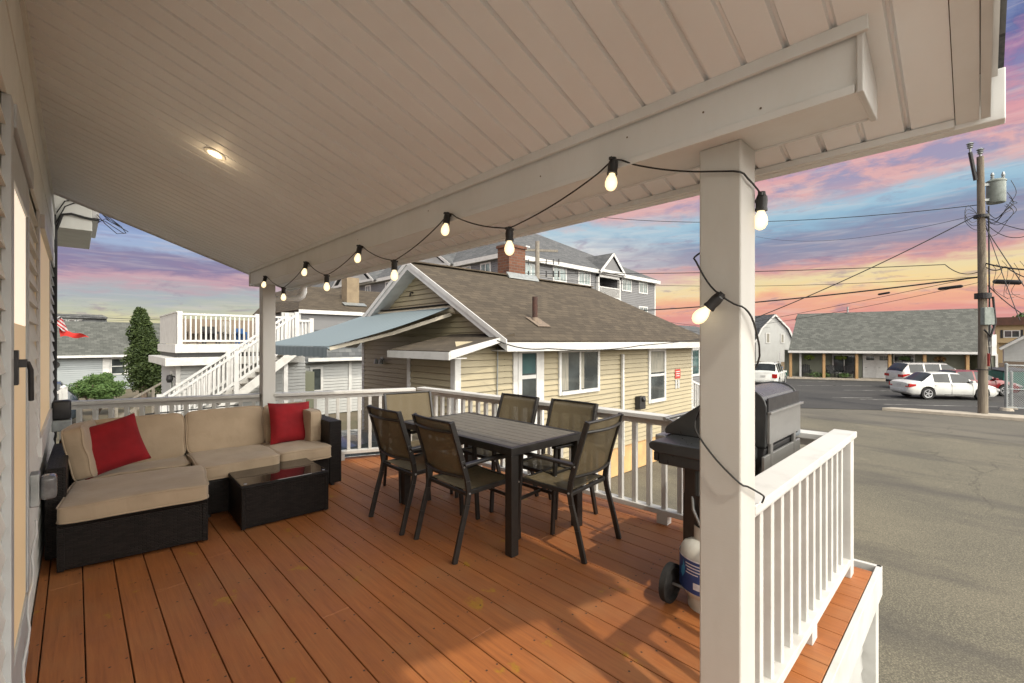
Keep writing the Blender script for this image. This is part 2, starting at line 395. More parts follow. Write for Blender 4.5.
lampred = M('tail_lamp_red', (0.45, 0.015, 0.012), (0.35, 0.01, 0.01), 20, 0.25)
lampclear = M('head_lamp_clear', (0.55, 0.55, 0.55), (0.4, 0.4, 0.4), 20, 0.2)
lampamber = M('amber_lamp', (0.5, 0.18, 0.03), (0.4, 0.14, 0.02), 20, 0.3)
bluebin = M('blue_plastic', (0.01, 0.075, 0.22), (0.01, 0.05, 0.15), 4, 0.5)
greenbin = M('green_plastic', (0.01, 0.10, 0.075), (0.01, 0.07, 0.055), 4, 0.5)
redsign = M('red_sign_paint', (0.42, 0.05, 0.04), (0.35, 0.04, 0.03), 9, 0.5)
transf = M('transformer_paint', (0.24, 0.28, 0.26), (0.18, 0.21, 0.19), 5, 0.5)
def leaf_mat(name, c1, c2):
    m, t, b = material(name)
    g = t.new('ShaderNodeNewGeometry')
    oc = t.new('ShaderNodeTexCoord').outputs['Object']
    f = t.math('ADD', t.math('MULTIPLY', g.outputs['Random Per Island'], 0.7), t.math('MULTIPLY', t.noise(oc, 2.5, 3), 0.4))
    t.put(b.inputs['Base Color'], t.mix(f, (*c1, 1), (*c2, 1))); b.inputs['Roughness'].default_value = 0.7
    return m
leafd = leaf_mat('dark_evergreen', (0.010, 0.024, 0.004), (0.045, 0.070, 0.011))
leafm = leaf_mat('shrub_leaves', (0.030, 0.075, 0.015), (0.10, 0.17, 0.04))
leafy = leaf_mat('basket_leaves', (0.05, 0.12, 0.01), (0.28, 0.34, 0.03))
leafb = leaf_mat('brown_basket_leaves', (0.12, 0.05, 0.02), (0.28, 0.16, 0.04))

def emis(name, c, s):
    m, t, b = material(name); b.inputs['Base Color'].default_value = (*c, 1)
    b.inputs['Emission Color'].default_value = (*c, 1); b.inputs['Emission Strength'].default_value = s
    return m
bulbm, but, bub = material('warm_bulb_glass')
_lw = but.new('ShaderNodeLayerWeight'); _lw.inputs[0].default_value = 0.5
but.put(bub.inputs['Emission Color'], but.mix(_lw.outputs['Facing'], (1.0, 0.90, 0.60, 1), (1.0, 0.66, 0.28, 1)))
bub.inputs['Emission Strength'].default_value = 1.15; bub.inputs['Base Color'].default_value = (0.5, 0.4, 0.25, 1); bub.inputs['Roughness'].default_value = 0.15
filament = emis('bulb_filament', (1.0, 0.75, 0.35), 9)
downl = emis('downlight_lens', (1.0, 0.86, 0.62), 2.2)
doorglow = emis('glowing_pane', (1.0, 0.86, 0.68), 0.62)  # pale shine on the upper door glass put in as emission
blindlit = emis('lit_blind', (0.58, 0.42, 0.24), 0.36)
# ================================================================== OUR PORCH
PITCH = 0.1492; X0W = -0.16
def xout(y): return 3.73-(y-0.45)*0.062          # outer edge of the deck
def yfar(x): return 6.47-x*0.40                  # far edge of the deck
deckm, dt, db = material('stained_deck_boards')
_o = dt.new('ShaderNodeTexCoord').outputs['Object']
dx_, dy_, dz_ = dt.sep(_o)
bi = dt.math('FLOOR', dt.math('DIVIDE', dt.math('SUBTRACT', dx_, 0.034), PITCH))
wn = dt.new('ShaderNodeTexWhiteNoise', noise_dimensions='1D'); dt.put(wn.inputs['W'], bi)
grain = dt.noise(dt.comb(dt.math('MULTIPLY', dx_, 26), dt.math('ADD', dt.math('MULTIPLY', dy_, 1.3), dt.math('MULTIPLY', wn.outputs[0], 40)), 0), 2.2, 6, 0.65, 0.5)
blot = dt.noise(_o, 2.6, 5, 0.6)
c = dt.mix(dt.mapr(grain, 0.3, 0.7), (0.40, 0.140, 0.036, 1), (0.25, 0.084, 0.024, 1))
c = dt.mix(dt.math('MULTIPLY', wn.outputs[0], 0.50), c, (0.24, 0.085, 0.030, 1))
c = dt.mix(dt.mapr(blot, 0.48, 0.75, 0, 0.5), c, (0.33, 0.165, 0.068, 1))
c = dt.mix(dt.mapr(dt.noise(_o, 0.9, 3), 0.5, 0.75, 0, 0.35), c, (0.16, 0.070, 0.033, 1))
ye = dt.noise(dt.vscale(_o, (1.0, 0.8, 1), (3.3, 1.7, 0)), 5.0, 5, 0.62)
c = dt.mix(dt.math('MULTIPLY', dt.mapr(ye, 0.635, 0.68), dt.mapr(dt.noise(_o, 22, 3), 0.3, 0.6, 0.3, 0.85)), c, (0.34, 0.19, 0.010, 1))
# screw heads: two per joist on each board
fx = dt.math('MULTIPLY', dt.math('FRACT', dt.math('DIVIDE', dt.math('SUBTRACT', dx_, 0.034), PITCH)), PITCH)
jit = dt.math('MULTIPLY', dt.math('SUBTRACT', wn.outputs[0], 0.5), 0.06)
fy = dt.math('SUBTRACT', dt.math('MULTIPLY', dt.math('FRACT', dt.math('DIVIDE', dt.math('ADD', dy_, jit), 0.406)), 0.406), 0.2)
def dist2(cx): 
    a = dt.math('SUBTRACT', fx, cx); return dt.math('SQRT', dt.math('ADD', dt.math('MULTIPLY', a, a), dt.math('MULTIPLY', fy, fy)))
dd = dt.math('MINIMUM', dist2(0.028), dist2(0.118))
c = dt.mix(dt.mapr(dd, 0.0065, 0.004), c, (0.045, 0.022, 0.015, 1))
dt.put(db.inputs['Base Color'], c)
dt.put(db.inputs['Roughness'], dt.mapr(blot, 0.3, 0.7, 0.48, 0.68))
bump(dt, db, dt.math('ADD', grain, dt.math('MULTIPLY', dt.noise(_o, 160, 2), 0.3)), 0.35, 0.003)

deck = thing('wooden_deck', 'raised red brown stained board deck under the porch roof, with a white edge board', 'deck', (1.6, 2.5, 0))
b = MB()
k = -2; JR = random.Random(21)
while True:
    xa = 0.034+PITCH*k+0.0027; xb = xa+PITCH-0.0054
    xa = max(xa, X0W)
    if xa > 3.72: break
    if xb > xa+0.01:
        y0 = 0.47 if xb > 1.72 else -1.6
        if xa < 1.72 < xb: y0 = 0.47
        ya, yb = yfar(xa), yfar(xb)
        # clip to slanting outer edge
        def ymax(x): return min(yfar(x), 0.45+(3.72-x)/0.062)
        ya, yb = ymax(xa), ymax(xb)
        if ya > y0+0.02:
            if yb > y0+0.02:
                j = JR.uniform(1.6, 5.0)      # a butt joint somewhere along most boards
                if JR.random() < 0.55 and min(ya, yb) > j+0.4:
                    b.hexa([(xa, y0, -0.028), (xb, y0, -0.028), (xb, j, -0.028), (xa, j, -0.028), (xa, y0, 0), (xb, y0, 0), (xb, j, 0), (xa, j, 0)]); y0 = j+0.003
                b.hexa([(xa, y0, -0.028), (xb, y0, -0.028), (xb, yb, -0.028), (xa, ya, -0.028), (xa, y0, 0), (xb, y0, 0), (xb, yb, 0), (xa, ya, 0)])
    k += 1
b.build('floor_boards', deckm, deck, world=True, bevel=0.002, seg=1)
b = MB(); b.box(X0W-0.1, 1.75, -1.6, 6.2, -0.10, -0.055); b.hexa([(1.75, 0.5, -.1), (3.6, 0.5, -.1), (3.4, 4.9, -.1), (1.75, 5.6, -.1), (1.75, 0.5, -.055), (3.6, 0.5, -.055), (3.4, 4.9, -.055), (1.75, 5.6, -.055)])
b.build('joist_frame', timber, deck, world=True)
b = MB()
ring = [(1.60, -1.6), (1.60, 0.45), (3.73, 0.45), (xout(5.13), 5.13), (X0W, yfar(X0W))]
for i in range(len(ring)-1):
    a, q = Vector((*ring[i], -0.09)), Vector((*ring[i+1], -0.09))
    d = (q-a).normalized(); 
    b.bar(a-d*0.014, q+d*0.014, 0.030, 0.185)
b.build('edge_board', whitew, deck, world=True, bevel=0.003)
b = MB()
zz = -0.19
inner = [(1.54, -1.6), (1.54, 0.53), (3.66, 0.53), (xout(5.05)-0.08, 5.05), (X0W, yfar(X0W)-0.1)]
while zz > GZ:
    z2 = max(zz-0.11, GZ)
    for i in range(len(inner)-1):
        a, q = Vector((*inner[i], 0)), Vector((*inner[i+1], 0)); d = (q-a).normalized(); n = Vector((d.y, -d.x, 0))
        b.face([a+Vector((0, 0, zz)), q+Vector((0, 0, zz)), q+n*0.014+Vector((0, 0, z2)), a+n*0.014+Vector((0, 0, z2))])
        b.face([a+n*0.014+Vector((0, 0, z2)), q+n*0.014+Vector((0, 0, z2)), q+Vector((0, 0, z2)), a+Vector((0, 0, z2))])
    zz -= 0.11
b.build('skirting', sidwh, deck, world=True)
for (x, y) in ((3.66, 0.50), (2.7, 0.50), (xout(5.05)-0.05, 5.05)):
    b = MB(); b.box(x-0.05, x+0.05, y-0.05, y+0.05, GZ, -0.185); b.build('support_post', whitew, deck, world=True, bevel=0.004)

# ------------------------------------------------------------------ railings
def railing(label, A, B, h, posts=(), feet=(), n=None):
    A = Vector((*A, 0)); B = Vector((*B, 0)); L = (B-A).length; d = (B-A)/L; rz = math.atan2(d.y, d.x)
    r = thing('deck_railing', label, 'railing', A, rz, 'white railings round the deck')
    b = MB(); b.box(0, L, -0.060, 0.060, h-0.036, h); b.build('cap_rail', whitew, r, bevel=0.004)
    b = MB(); b.box(0, L, -0.019, 0.019, h-0.085, h-0.037); b.build('top_rail', whitew, r, bevel=0.002)
    b = MB(); b.box(0, L, -0.042, 0.042, 0.075, 0.115); b.build('bottom_rail', whitew, r, bevel=0.004)
    n = n or int(round(L/0.128)); first = None
    for i in range(n):
        x = L*(i+0.5)/n
        if first is None:
            q = MB(); q.box(-0.019, 0.019, -0.019, 0.019, 0.112, h-0.082); first = q.build('baluster', whitew, r, bevel=0.003, loc=(x, 0, 0))
        else:
            o = first.copy(); COL.objects.link(o); o.parent = r; o.location = (x, 0, 0)
    for x in posts:
        b = MB(); b.box(x-0.045, x+0.045, -0.044, 0.044, 0.0, h-0.037); b.build('post', whitew, r, bevel=0.004)
    for x in feet:
        b = MB(); b.box(x-0.045, x+0.045, -0.038, 0.038, 0.0, 0.076); b.build('foot_block', whitew, r, bevel=0.003)
    return r
railing('white deck railing running out from the near roof post, right beside the grill', (1.668, 0.59), (3.50, 0.59), 0.89, posts=(1.785,), feet=(0.9,), n=14)
railing('long white deck railing behind the right side of the dining table, facing the yellow cottage', (3.44, 0.655), (3.215, 5.03), 0.862, posts=(4.32,), feet=(1.1, 2.2, 3.3))
railing('white deck railing between the far roof post and the corner by the awning', (1.668, 5.70), (3.17, 5.085), 0.85, feet=(0.72,))
railing('white deck railing behind the sofa, from the house wall to the far roof post', (-0.15, 6.40), (1.53, 5.745), 0.85, feet=(0.6,))

# ------------------------------------------------------------------ roof posts
for (x, y, lab) in ((1.53, 0.53, 'thick white square roof post in the foreground with the cable of bulbs wound round it'),
                    (1.53, 5.65, 'white square roof post behind the sofa at the far end of the beam')):
    p = thing('roof_post', lab, 'post', (x, y, 0), 0, 'square posts carrying the porch beam')
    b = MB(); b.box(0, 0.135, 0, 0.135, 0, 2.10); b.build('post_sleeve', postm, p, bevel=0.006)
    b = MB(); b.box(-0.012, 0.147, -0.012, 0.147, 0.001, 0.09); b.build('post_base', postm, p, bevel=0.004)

# ------------------------------------------------------------------ porch roof
SL = 0.362
def zc(x): return 2.27+SL*(1.46-x)
roof = thing('porch_roof', 'cream porch roof with a beaded panel ceiling sloping down to a boxed beam', 'porch roof', (0.9, 3.2, zc(0.9)))
b = MB()
Y0, Y1 = 0.052, 6.02; XA, XB = X0W-0.02, 1.905
y = Y0; prof = []
k = 0
gy = 0.16
prof.append((Y0, 0.0))
while gy < Y1-0.02:
    dpt = 0.020 if k % 2 == 0 else 0.015
    wd = 0.012
    prof += [(gy-wd, 0.0), (gy-0.004, dpt), (gy+0.003, dpt), (gy+wd*0.55, 0.0)]
    gy += 0.1105; k += 1
prof.append((Y1, 0.0))
rows = [[(x, yy, zc(x)+dz) for (yy, dz) in prof] for x in (XA, XB)]
b.grid(rows)
b.build('ceiling_panels', soffit, roof, world=True)
b = MB()
ut = 0.03
b.hexa([(XA, -0.0, zc(XA)+ut), (XB, -0.0, zc(XB)+ut), (XB, 6.05, zc(XB)+ut), (XA, 6.05, zc(XA)+ut),
        (XA, 0.0, zc(XA)+0.17), (XB, 0.0, zc(XB)+0.17), (XB, 6.05, zc(XB)+0.17), (XA, 6.05, zc(XA)+0.17)])
b.build('roof_deck', timber, roof, world=True)
b = MB()
b.hexa([(XA, -0.05, zc(XA)+0.175), (2.0, -0.05, zc(2.0)+0.175), (2.0, 6.08, zc(2.0)+0.175), (XA, 6.08, zc(XA)+0.175),
        (XA, -0.05, zc(XA)+0.20), (2.0, -0.05, zc(2.0)+0.20), (2.0, 6.08, zc(2.0)+0.20), (XA, 6.08, zc(XA)+0.20)])
b.build('shingles', shdark, roof, world=True)
b = MB()
for (ya, yb, lo) in ((0.0, 0.050, -0.006), (6.015, 6.05, -0.004)):
    b.hexa([(XA, ya, zc(XA)+lo), (1.93, ya, zc(1.93)+lo), (1.93, yb, zc(1.93)+lo), (XA, yb, zc(XA)+lo),
            (XA, ya, zc(XA)+0.026), (1.93, ya, zc(1.93)+0.026), (1.93, yb, zc(1.93)+0.026), (XA, yb, zc(XA)+0.026)])
b.build('rake_soffit', white, roof, world=True)
b = MB()
for (ya, yb) in ((-0.022, -0.002), (6.052, 6.07)):
    b.hexa([(XA, ya, zc(XA)-0.012), (1.90, ya, zc(1.90)-0.012), (1.90, yb, zc(1.90)-0.012), (XA, yb, zc(XA)-0.012),
            (XA, ya, zc(XA)+0.172), (1.90, ya, zc(1.90)+0.172), (1.90, yb, zc(1.90)+0.172), (XA, yb, zc(XA)+0.172)])
b.hexa([(XA, -0.036, zc(XA)+0.10), (1.90, -0.036, zc(1.9)+0.10), (1.90, -0.024, zc(1.9)+0.10), (XA, -0.024, zc(XA)+0.10),
        (XA, -0.036, zc(XA)+0.172), (1.90, -0.036, zc(1.9)+0.172), (1.90, -0.024, zc(1.9)+0.172), (XA, -0.024, zc(XA)+0.172)])
b.build('rake_board', trim, roof, world=True)
b = MB(); b.box(1.908, 1.958, -0.052, 6.08, 2.087, 2.235); b.build('eave_fascia', white, roof, world=True, bevel=0.003)
b = MB(); b.box(1.885, 1.9065, 0.052, 6.01, 2.090, 2.112); b.build('ceiling_channel', white, roof, world=True)
b = MB(); b.box(1.46, 1.66, 0.222, 5.87, 2.10, 2.24); 
b.hexa([(1.46, .222, 2.24), (1.66, .222, 2.20), (1.66, 5.87, 2.20), (1.46, 5.87, 2.24), (1.46, .222, zc(1.46)), (1.66, .222, zc(1.66)), (1.66, 5.87, zc(1.66)), (1.46, 5.87, zc(1.46))])
b.build('beam', white, roof, world=True)
b = MB(); b.box(1.452, 1.4595, 0.225, 5.87, 2.094, 2.118); b.box(1.6605, 1.668, 0.225, 5.87, 2.094, 2.115)
b.build('beam_corner_trim', white, roof, world=True, bevel=0.002)
b = MB(); b.prism([(1.45, 2.092), (1.675, 2.092), (1.675, zc(1.675)-0.003), (1.45, zc(1.45)-0.003)], 0.206, 0.2215, 'y'); b.prism([(1.45, 2.092), (1.675, 2.092), (1.675, zc(1.675)-0.003), (1.45, zc(1.45)-0.003)], 5.8715, 5.90, 'y')
b.build('beam_end_cap', trim, roof, world=True, bevel=0.003)
b = MB(); b.prism([(1.437, 2.240), (1.4515, 2.240), (1.4515, zc(1.4515)-0.001), (1.437, zc(1.437)-0.001)], 0.195, 5.87, 'y'); b.prism([(1.669, 2.160), (1.683, 2.160), (1.683, zc(1.683)-0.001), (1.669, zc(1.669)-0.001)], 0.23, 5.87, 'y')
b.build('beam_top_trim', white, roof, world=True, bevel=0.002)
b = MB()
for yy, zz in ((0.62, 2.19), (0.90, 2.20), (1.33, 2.17), (2.2, 2.2), (3.1, 2.18), (0.45, 2.14)):
    b.lathe((1.4585, yy, zz), [(0.0, -0.0015), (0.0035, -0.001), (0.0035, 0.0)], 8, axis='x')
b.build('nail_heads', timber, roof, world=True)
# downlight in the ceiling
dl = thing('ceiling_downlight', 'small lit recessed downlight in the porch ceiling', 'ceiling light', (0.605, 3.197, zc(0.605)))
dl.rotation_euler = (0, math.atan(SL), 0)
b = MB(); b.lathe((0, 0, 0), [(0.036, 0.004), (0.040, -0.006), (0.058, -0.004), (0.062, 0.004)], 32); b.build('trim_ring', trim, dl, smooth=True)
b = MB(); b.lathe((0, 0, 0), [(0.0, -0.001), (0.037, -0.001), (0.037, 0.004)], 32); b.build('lens', downl, dl, smooth=True)
lp = bpy.data.lights.new('downlight_lamp', 'POINT'); lp.energy = 0.3; lp.color = (1.0, 0.72, 0.40); lp.shadow_soft_size = 0.02
lo_ = bpy.data.objects.new('downlight_lamp', lp); COL.objects.link(lo_); lo_.location = (0.60, 3.19, zc(0.605)-0.045)

# ------------------------------------------------------------------ house wall
house = thing('white_house', 'cream white lap sided house wall along the left of the deck', 'house', (-0.3, 3.0, 0))
b = MB(); z = -0.05; x_in = X0W-0.020
openings = [(2.18, 3.18, 0.0, 2.25), (4.0, 5.75, 0.78, 2.25)]
while z < 2.25:
    z2 = min(z+0.1, 2.25)
    segs = [(-1.6, 6.98)]
    for (ya, yb, za, zb) in openings:
        if z2 > za+0.001 and z < zb-0.001:
            segs = [s_ for (p, q) in segs for s_ in ((p, min(q, ya)), (max(p, yb), q)) if s_[1] > s_[0]]
    for (p, q) in segs:
        b.face([(X0W, p, z), (X0W, q, z), (x_in, q, z2), (x_in, p, z2)])
        b.face([(x_in, p, z), (x_in, q, z), (X0W, q, z), (X0W, p, z)])
    z = z2
b.build('siding', sidw, house, world=True)
b = MB(); b.box(-2.5, X0W-0.022, -1.6, 6.97, GZ, 3.2)
b.build('wall_core', sidw, house, world=True)
b = MB()
for i, (za, zb, xo) in enumerate(((2.252, 2.40, 0.0), (2.403, 2.55, -0.004), (2.553, 2.70, 0.0), (2.703, zc(X0W)-0.03, -0.004), (zc(X0W)-0.03, zc(X0W)-0.004, 0.012))):
    b.box(X0W-0.012, X0W+xo+0.002, -1.6, 6.98, za, zb)
b.build('frieze_boards', sidw, house, world=True, bevel=0.002)
b = MB(); b.box(X0W-0.04, X0W+0.012, 6.96, 7.0, -0.1, 2.9); b.build('corner_trim', wirem, house, world=True)
b = MB(); b.box(-2.6, 0.42, -2.4, 8.8, 3.36, 3.50); b.build('main_roof_eave', white, house, world=True)
b = MB(); b.box(-2.5, X0W-0.03, -1.6, 8.4, 3.201, 3.359); b.build('upper_wall', sidw, house, world=True)
# storm door
d0 = (2.18, 3.18)
dr = MB(); dr.box(X0W-0.012, X0W+0.012, d0[0], d0[0]+0.075, 0.0, 2.25); dr.box(X0W-0.012, X0W+0.002, d0[1]-0.075, d0[1], 0.0, 2.25); dr.box(X0W-0.012, X0W+0.020, d0[0]+.075, d0[1]-0.075, 2.17, 2.25)
dr.build('door_frame', dframe, house, world=True, bevel=0.003)
door = MB(); a, e = d0[0]+0.08, d0[1]-0.08
door.box(X0W-0.012, X0W+0.006, a, a+0.10, 0.02, 2.165); door.box(X0W-0.012, X0W-0.002, e-0.06, e, 0.02, 2.165)
door.box(X0W-0.012, X0W+0.006, a+.1, e-0.06, 2.02, 2.165); door.box(X0W-0.012, X0W+0.006, a+.1, e-.06, 0.02, 0.30)
do = door.build('door', dframe, house, world=True, bevel=0.003)
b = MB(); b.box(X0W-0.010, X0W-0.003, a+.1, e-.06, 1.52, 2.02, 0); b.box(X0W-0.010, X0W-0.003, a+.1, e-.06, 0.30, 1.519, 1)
b.build('pane', [doorglow, blindlit], do, world=True)
b = MB(); hy_ = a+0.05
b.box(X0W+0.006, X0W+0.020, hy_-0.022, hy_+0.022, 1.30, 1.42)
b.tube([(X0W+0.018, hy_, 1.375), (X0W+0.042, hy_, 1.375), (X0W+0.048, hy_+0.01, 1.35), (X0W+0.048, hy_+0.03, 1.24)], 0.008, 8)
b.box(X0W+0.018, X0W+0.04, hy_-0.012, hy_+0.025, 1.36, 1.388)
b.build('handle', black, do, world=True, bevel=0.002)
# window beyond the door
b = MB(); wa, wb = 4.0, 5.75
b.box(X0W-0.012, X0W+0.004, wa, wa+0.09, 0.78, 2.25); b.box(X0W-0.012, X0W+0.004, wb-0.09, wb, 0.78, 2.25); b.box(X0W-0.012, X0W+0.024, wa+.09, wb-0.09, 2.16, 2.25); b.box(X0W-0.012, X0W+0.016, wa-.02, wb+0.02, 0.74, 0.86)
wf = b.build('window', trim, house, world=True, bevel=0.003)
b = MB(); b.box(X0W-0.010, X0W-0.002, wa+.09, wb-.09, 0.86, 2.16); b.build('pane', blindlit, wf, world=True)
# eave return beyond the far corner
b = MB(); b.box(-0.6, 0.14, 7.0, 8.4, 2.70, 3.6); b.build('eave_box', sidw, house, world=True, bevel=0.004)
b = MB(); b.box(0.141, 0.20, 7.02, 8.4, 2.86, 3.6); b.build('eave_fascia', trim, house, world=True, bevel=0.003)
b = MB()
b.tube([(X0W+0.005, 6.99, 0.4), (X0W+0.008, 7.0, 2.0), (X0W+0.01, 6.995, 2.66), (-0.10, 6.97, 2.84), (-0.03, 6.97, 2.86), (0.08, 6.98, 2.84), (0.20, 6.99, 2.83)], 0.013, 8)
for s in (0, 1):
    b.tube([(X0W+0.01, 6.98, 2.74+0.1*s), (-0.08, 6.97, 2.93+.06*s), (0.0, 6.97, 2.99+.03*s), (0.12, 6.98, 3.02), (0.19, 6.99, 3.0)], 0.006, 6)
for s in range(3):
    b.tube([(0.18, 7.0, 2.90-.05*s), (0.25, 6.98, 2.80+.03*s), (0.35+.05*s, 6.96, 2.70+.02*s), (0.43, 6.96, 2.72), (0.39, 6.97, 2.79), (0.29, 7.0, 2.84+.02*s), (0.20, 7.05, 2.95)], 0.004, 6)
tag(b.build('service_cable', wirem), 'loose black service cables looping at the eave beyond the far corner of the left wall', 'cable')
# wall boxes
t = thing('outlet_cover', 'clear grey weatherproof outlet cover on the left wall beside the sofa arm', 'outlet cover', (X0W, 3.25, 0.72))
b = MB(); b.box(0.0, 0.035, -0.05, 0.05, -0.08, 0.08); b.build('back_box', galv, t, bevel=0.006)
b = MB(); b.box(0.036, 0.095, -0.05, 0.05, -0.055, 0.06); b.build('cover', M('smoky_plastic', (0.16, 0.165, 0.17), (0.10, 0.10, 0.105), 20, 0.18), t, bevel=0.018, seg=4, smooth=True)
t = thing('wall_speaker', 'small black box on a grey base behind the left end of the sofa', 'speaker', (-0.10, 5.75, 0.70))
b = MB(); b.box(-0.05, 0.075, -0.07, 0.07, 0.05, 0.22); b.build('body', black, t, bevel=0.02, seg=3, smooth=True)
b = MB(); b.box(-0.05, 0.08, -0.08, 0.08, -0.05, 0.048); b.build('base', galv, t, bevel=0.008)
b = MB(); pts = []
for i in range(15):
    z = 0.52-i*0.038
    pts.append((X0W+0.014+0.006*sin(i*1.7), 3.40-0.07*i+0.012*sin(i*2.3), max(0.012, z)))
b.tube(pts, 0.005, 6)
tag(b.build('extension_cord', trim, smooth=True), 'white cord trailing down the left wall from the outlet cover to the deck', 'cord')
# downspout elbow from the eave to the far post
b = MB(); b.tube([(1.925, 5.50, 2.09), (1.925, 5.50, 2.03), (1.915, 5.515, 1.985), (1.88, 5.55, 1.955), (1.83, 5.59, 1.945), (1.66, 5.70, 1.94)], 0.036, 14)
tag(b.build('downspout', white, smooth=True), 'white round downspout elbow between the eave and the far roof post', 'downspout')
# ================================================================== STRING LIGHTS
def catenary(a, b_, sag, n=10):
    a, b_ = Vector(a), Vector(b_)
    return [a.lerp(b_, i/n)-Vector((0, 0, sag*4*(i/n)*(1-i/n))) for i in range(n+1)]
sl_ = thing('string_lights', 'black cable of lit warm bulbs looped along the beam and wound down the near post', 'string lights', (1.43, 3.0, 2.1))
hooks = [(1.445, 5.20, 2.135, 1), (1.40, 4.52, 1.955, 0), (1.442, 4.03, 2.135, 1), (1.40, 3.51, 1.965, 0), (1.442, 3.01, 2.12, 1), (1.40, 2.48, 1.945, 0), (1.442, 1.975, 2.135, 1), (1.40, 1.465, 1.96, 0), (1.442, 0.94, 2.125, 1)]
cable = []
for i in range(len(hooks)-1):
    a, q = hooks[i][:3], hooks[i+1][:3]
    seg = catenary(a, q, 0.022, 7); cable += seg if i == 0 else seg[1:]
pA = (1.685, 0.545, 1.915)     # bulb on the right side of the post
cable += catenary(hooks[-1][:3], (1.520, 0.60, 2.010), 0.015, 5)[1:]
cable += [Vector((1.522, 0.53, 1.99)), Vector((1.56, 0.519, 1.975)), Vector((1.63, 0.519, 1.965)), Vector((1.672, 0.522, 1.95))]
cable += [Vector((1.678, 0.56, 1.90)), Vector((1.676, 0.65, 1.82)), Vector((1.62, 0.678, 1.78)), Vector((1.53, 0.680, 1.74)), Vector((1.515, 0.668, 1.72)), Vector((1.512, 0.63, 1.65)), Vector((1.505, 0.59, 1.605))]
cable += [Vector((1.512, 0.545, 1.57)), Vector((1.530, 0.518, 1.555)), Vector((1.60, 0.514, 1.51)), Vector((1.668, 0.518, 1.40)), Vector((1.68, 0.56, 1.33)), Vector((1.676, 0.65, 1.28)), Vector((1.6, 0.678, 1.23)), Vector((1.53, 0.678, 1.17)), Vector((1.517, 0.66, 1.13)), Vector((1.515, 0.60, 1.06)), Vector((1.518, 0.53, 1.00)), Vector((1.55, 0.517, 0.985)), Vector((1.62, 0.514, 0.955)), Vector((1.685, 0.512, 0.925)), Vector((1.70, 0.515, 0.91)), Vector((1.695, 0.52, 0.895))]
# smooth with Catmull-Rom
def smooth_path(P, k=4):
    out = []
    for i in range(len(P)-1):
        p0, p1, p2, p3 = P[max(i-1, 0)], P[i], P[i+1], P[min(i+2, len(P)-1)]
        for j in range(k):
            t = j/k
            out.append(0.5*((2*p1)+(p2-p0)*t+(2*p0-5*p1+4*p2-p3)*t*t+(3*p1-p0-3*p2+p3)*t**3))
    out.append(P[-1]); return out
b = MB(); b.tube(smooth_path(cable, 3), 0.0032, 6); b.build('cable', wirem, sl_, world=True, smooth=True)
def bulb(pos, rot=(0, 0, 0)):
    b = MB(); b.lathe((0, 0, 0), [(0.0, 0.012), (0.010, 0.012), (0.012, 0.0), (0.0165, -0.004), (0.0185, -0.018), (0.0175, -0.040), (0.0195, -0.046), (0.0195, -0.052), (0.0, -0.052)], 14)
    b.bar((-0.022, 0, 0.002), (0.022, 0, 0.002), 0.012, 0.010)
    off = Vector(pos)-Vector(sl_.location)
    s = b.build('socket', black, sl_, smooth=True, loc=off, rot=rot)
    b = MB(); b.lathe((0, 0, 0), [(0.011, -0.050), (0.0125, -0.058), (0.019, -0.070), (0.0225, -0.085), (0.0215, -0.098), (0.015, -0.110), (0.006, -0.1155), (0.0, -0.1165)], 18)
    q = b.build('bulb', bulbm, s, smooth=True)
for (x, y, z, hk) in hooks:
    bulb((x-(0.012 if hk else 0), y, z-0.008), (0, radians(10 if hk else 0), 0))
bulb((1.672, 0.512, 1.945), (radians(4), radians(-3), 0))
bulb((1.492, 0.580, 1.597), (radians(42), radians(12), 0))

# ================================================================== CUSHIONS
def pad(name, parent, c, size, mat, rot=(0, 0, 0), p=7.0, puff=0.10, pipe=True, seed=0, n=10, sag=0.0, label=None):
    sx, sy, sz = (q/2 for q in size); rnd = random.Random(seed)
    ph = [rnd.uniform(0, 6) for _ in range(6)]
    b = MB()
    def pt(u, v, w):
        m = max(abs(u), abs(v), abs(w)); l = (abs(u)**p+abs(v)**p+abs(w)**p)**(1/p)
        k = m/l if l else 1
        x, y, z = u*k, v*k, w*k
        f = 1+puff*(1-x*x)*(1-y*y)*1.0
        wr = 0.006*sin(3.1*x+ph[0]+2*y)*cos(4.2*y+ph[1])+0.004*sin(9*x+ph[2])*cos(6*y+ph[3])
        dz = sz*z*f + wr*(1 if z > 0 else 0.3)*abs(z) - sag*(1-x*x)*(1-y*y)
        ex = 1+0.012*sin(5*y+ph[4])
        return (x*sx*ex, y*sy*ex, dz)
    n = 16; L = [sin(pi/2*(-1+2*i/n)) for i in range(n+1)]; L = [(-1 if q_ < 0 else 1)*abs(q_)**0.8 for q_ in L]; Lz = [-1, -0.9, -0.7, -0.35, 0, 0.35, 0.7, 0.9, 1]
    for wv in (-1, 1): b.grid([[pt(u, v, wv) for u in L] for v in L])
    for s in (-1, 1):
        b.grid([[pt(u, s, wv) for u in L] for wv in Lz]); b.grid([[pt(s, v, wv) for v in L] for wv in Lz])
    o = b.build(name, mat, parent, smooth=True, loc=c, rot=rot)
    o.data.set_sharp_from_angle(angle=radians(180)) if hasattr(o.data, 'set_sharp_from_angle') else None
    if label: o['label'] = label
    if pipe:
        b = MB()
        for wv in (0.82, -0.82):
            path = []
            for i in range(4*n):
                s_, t_ = i//n, -1+2*(i % n)/n
                u, v = ((t_, -1), (1, t_), (-t_, 1), (-1, -t_))[s_]
                q = Vector(pt(u, v, wv)); path.append(q*1.004)
            path.append(path[0]); b.tube(path, 0.0055, 6, cap=False)
        b.build('piping', mat, o, smooth=True)
    return o
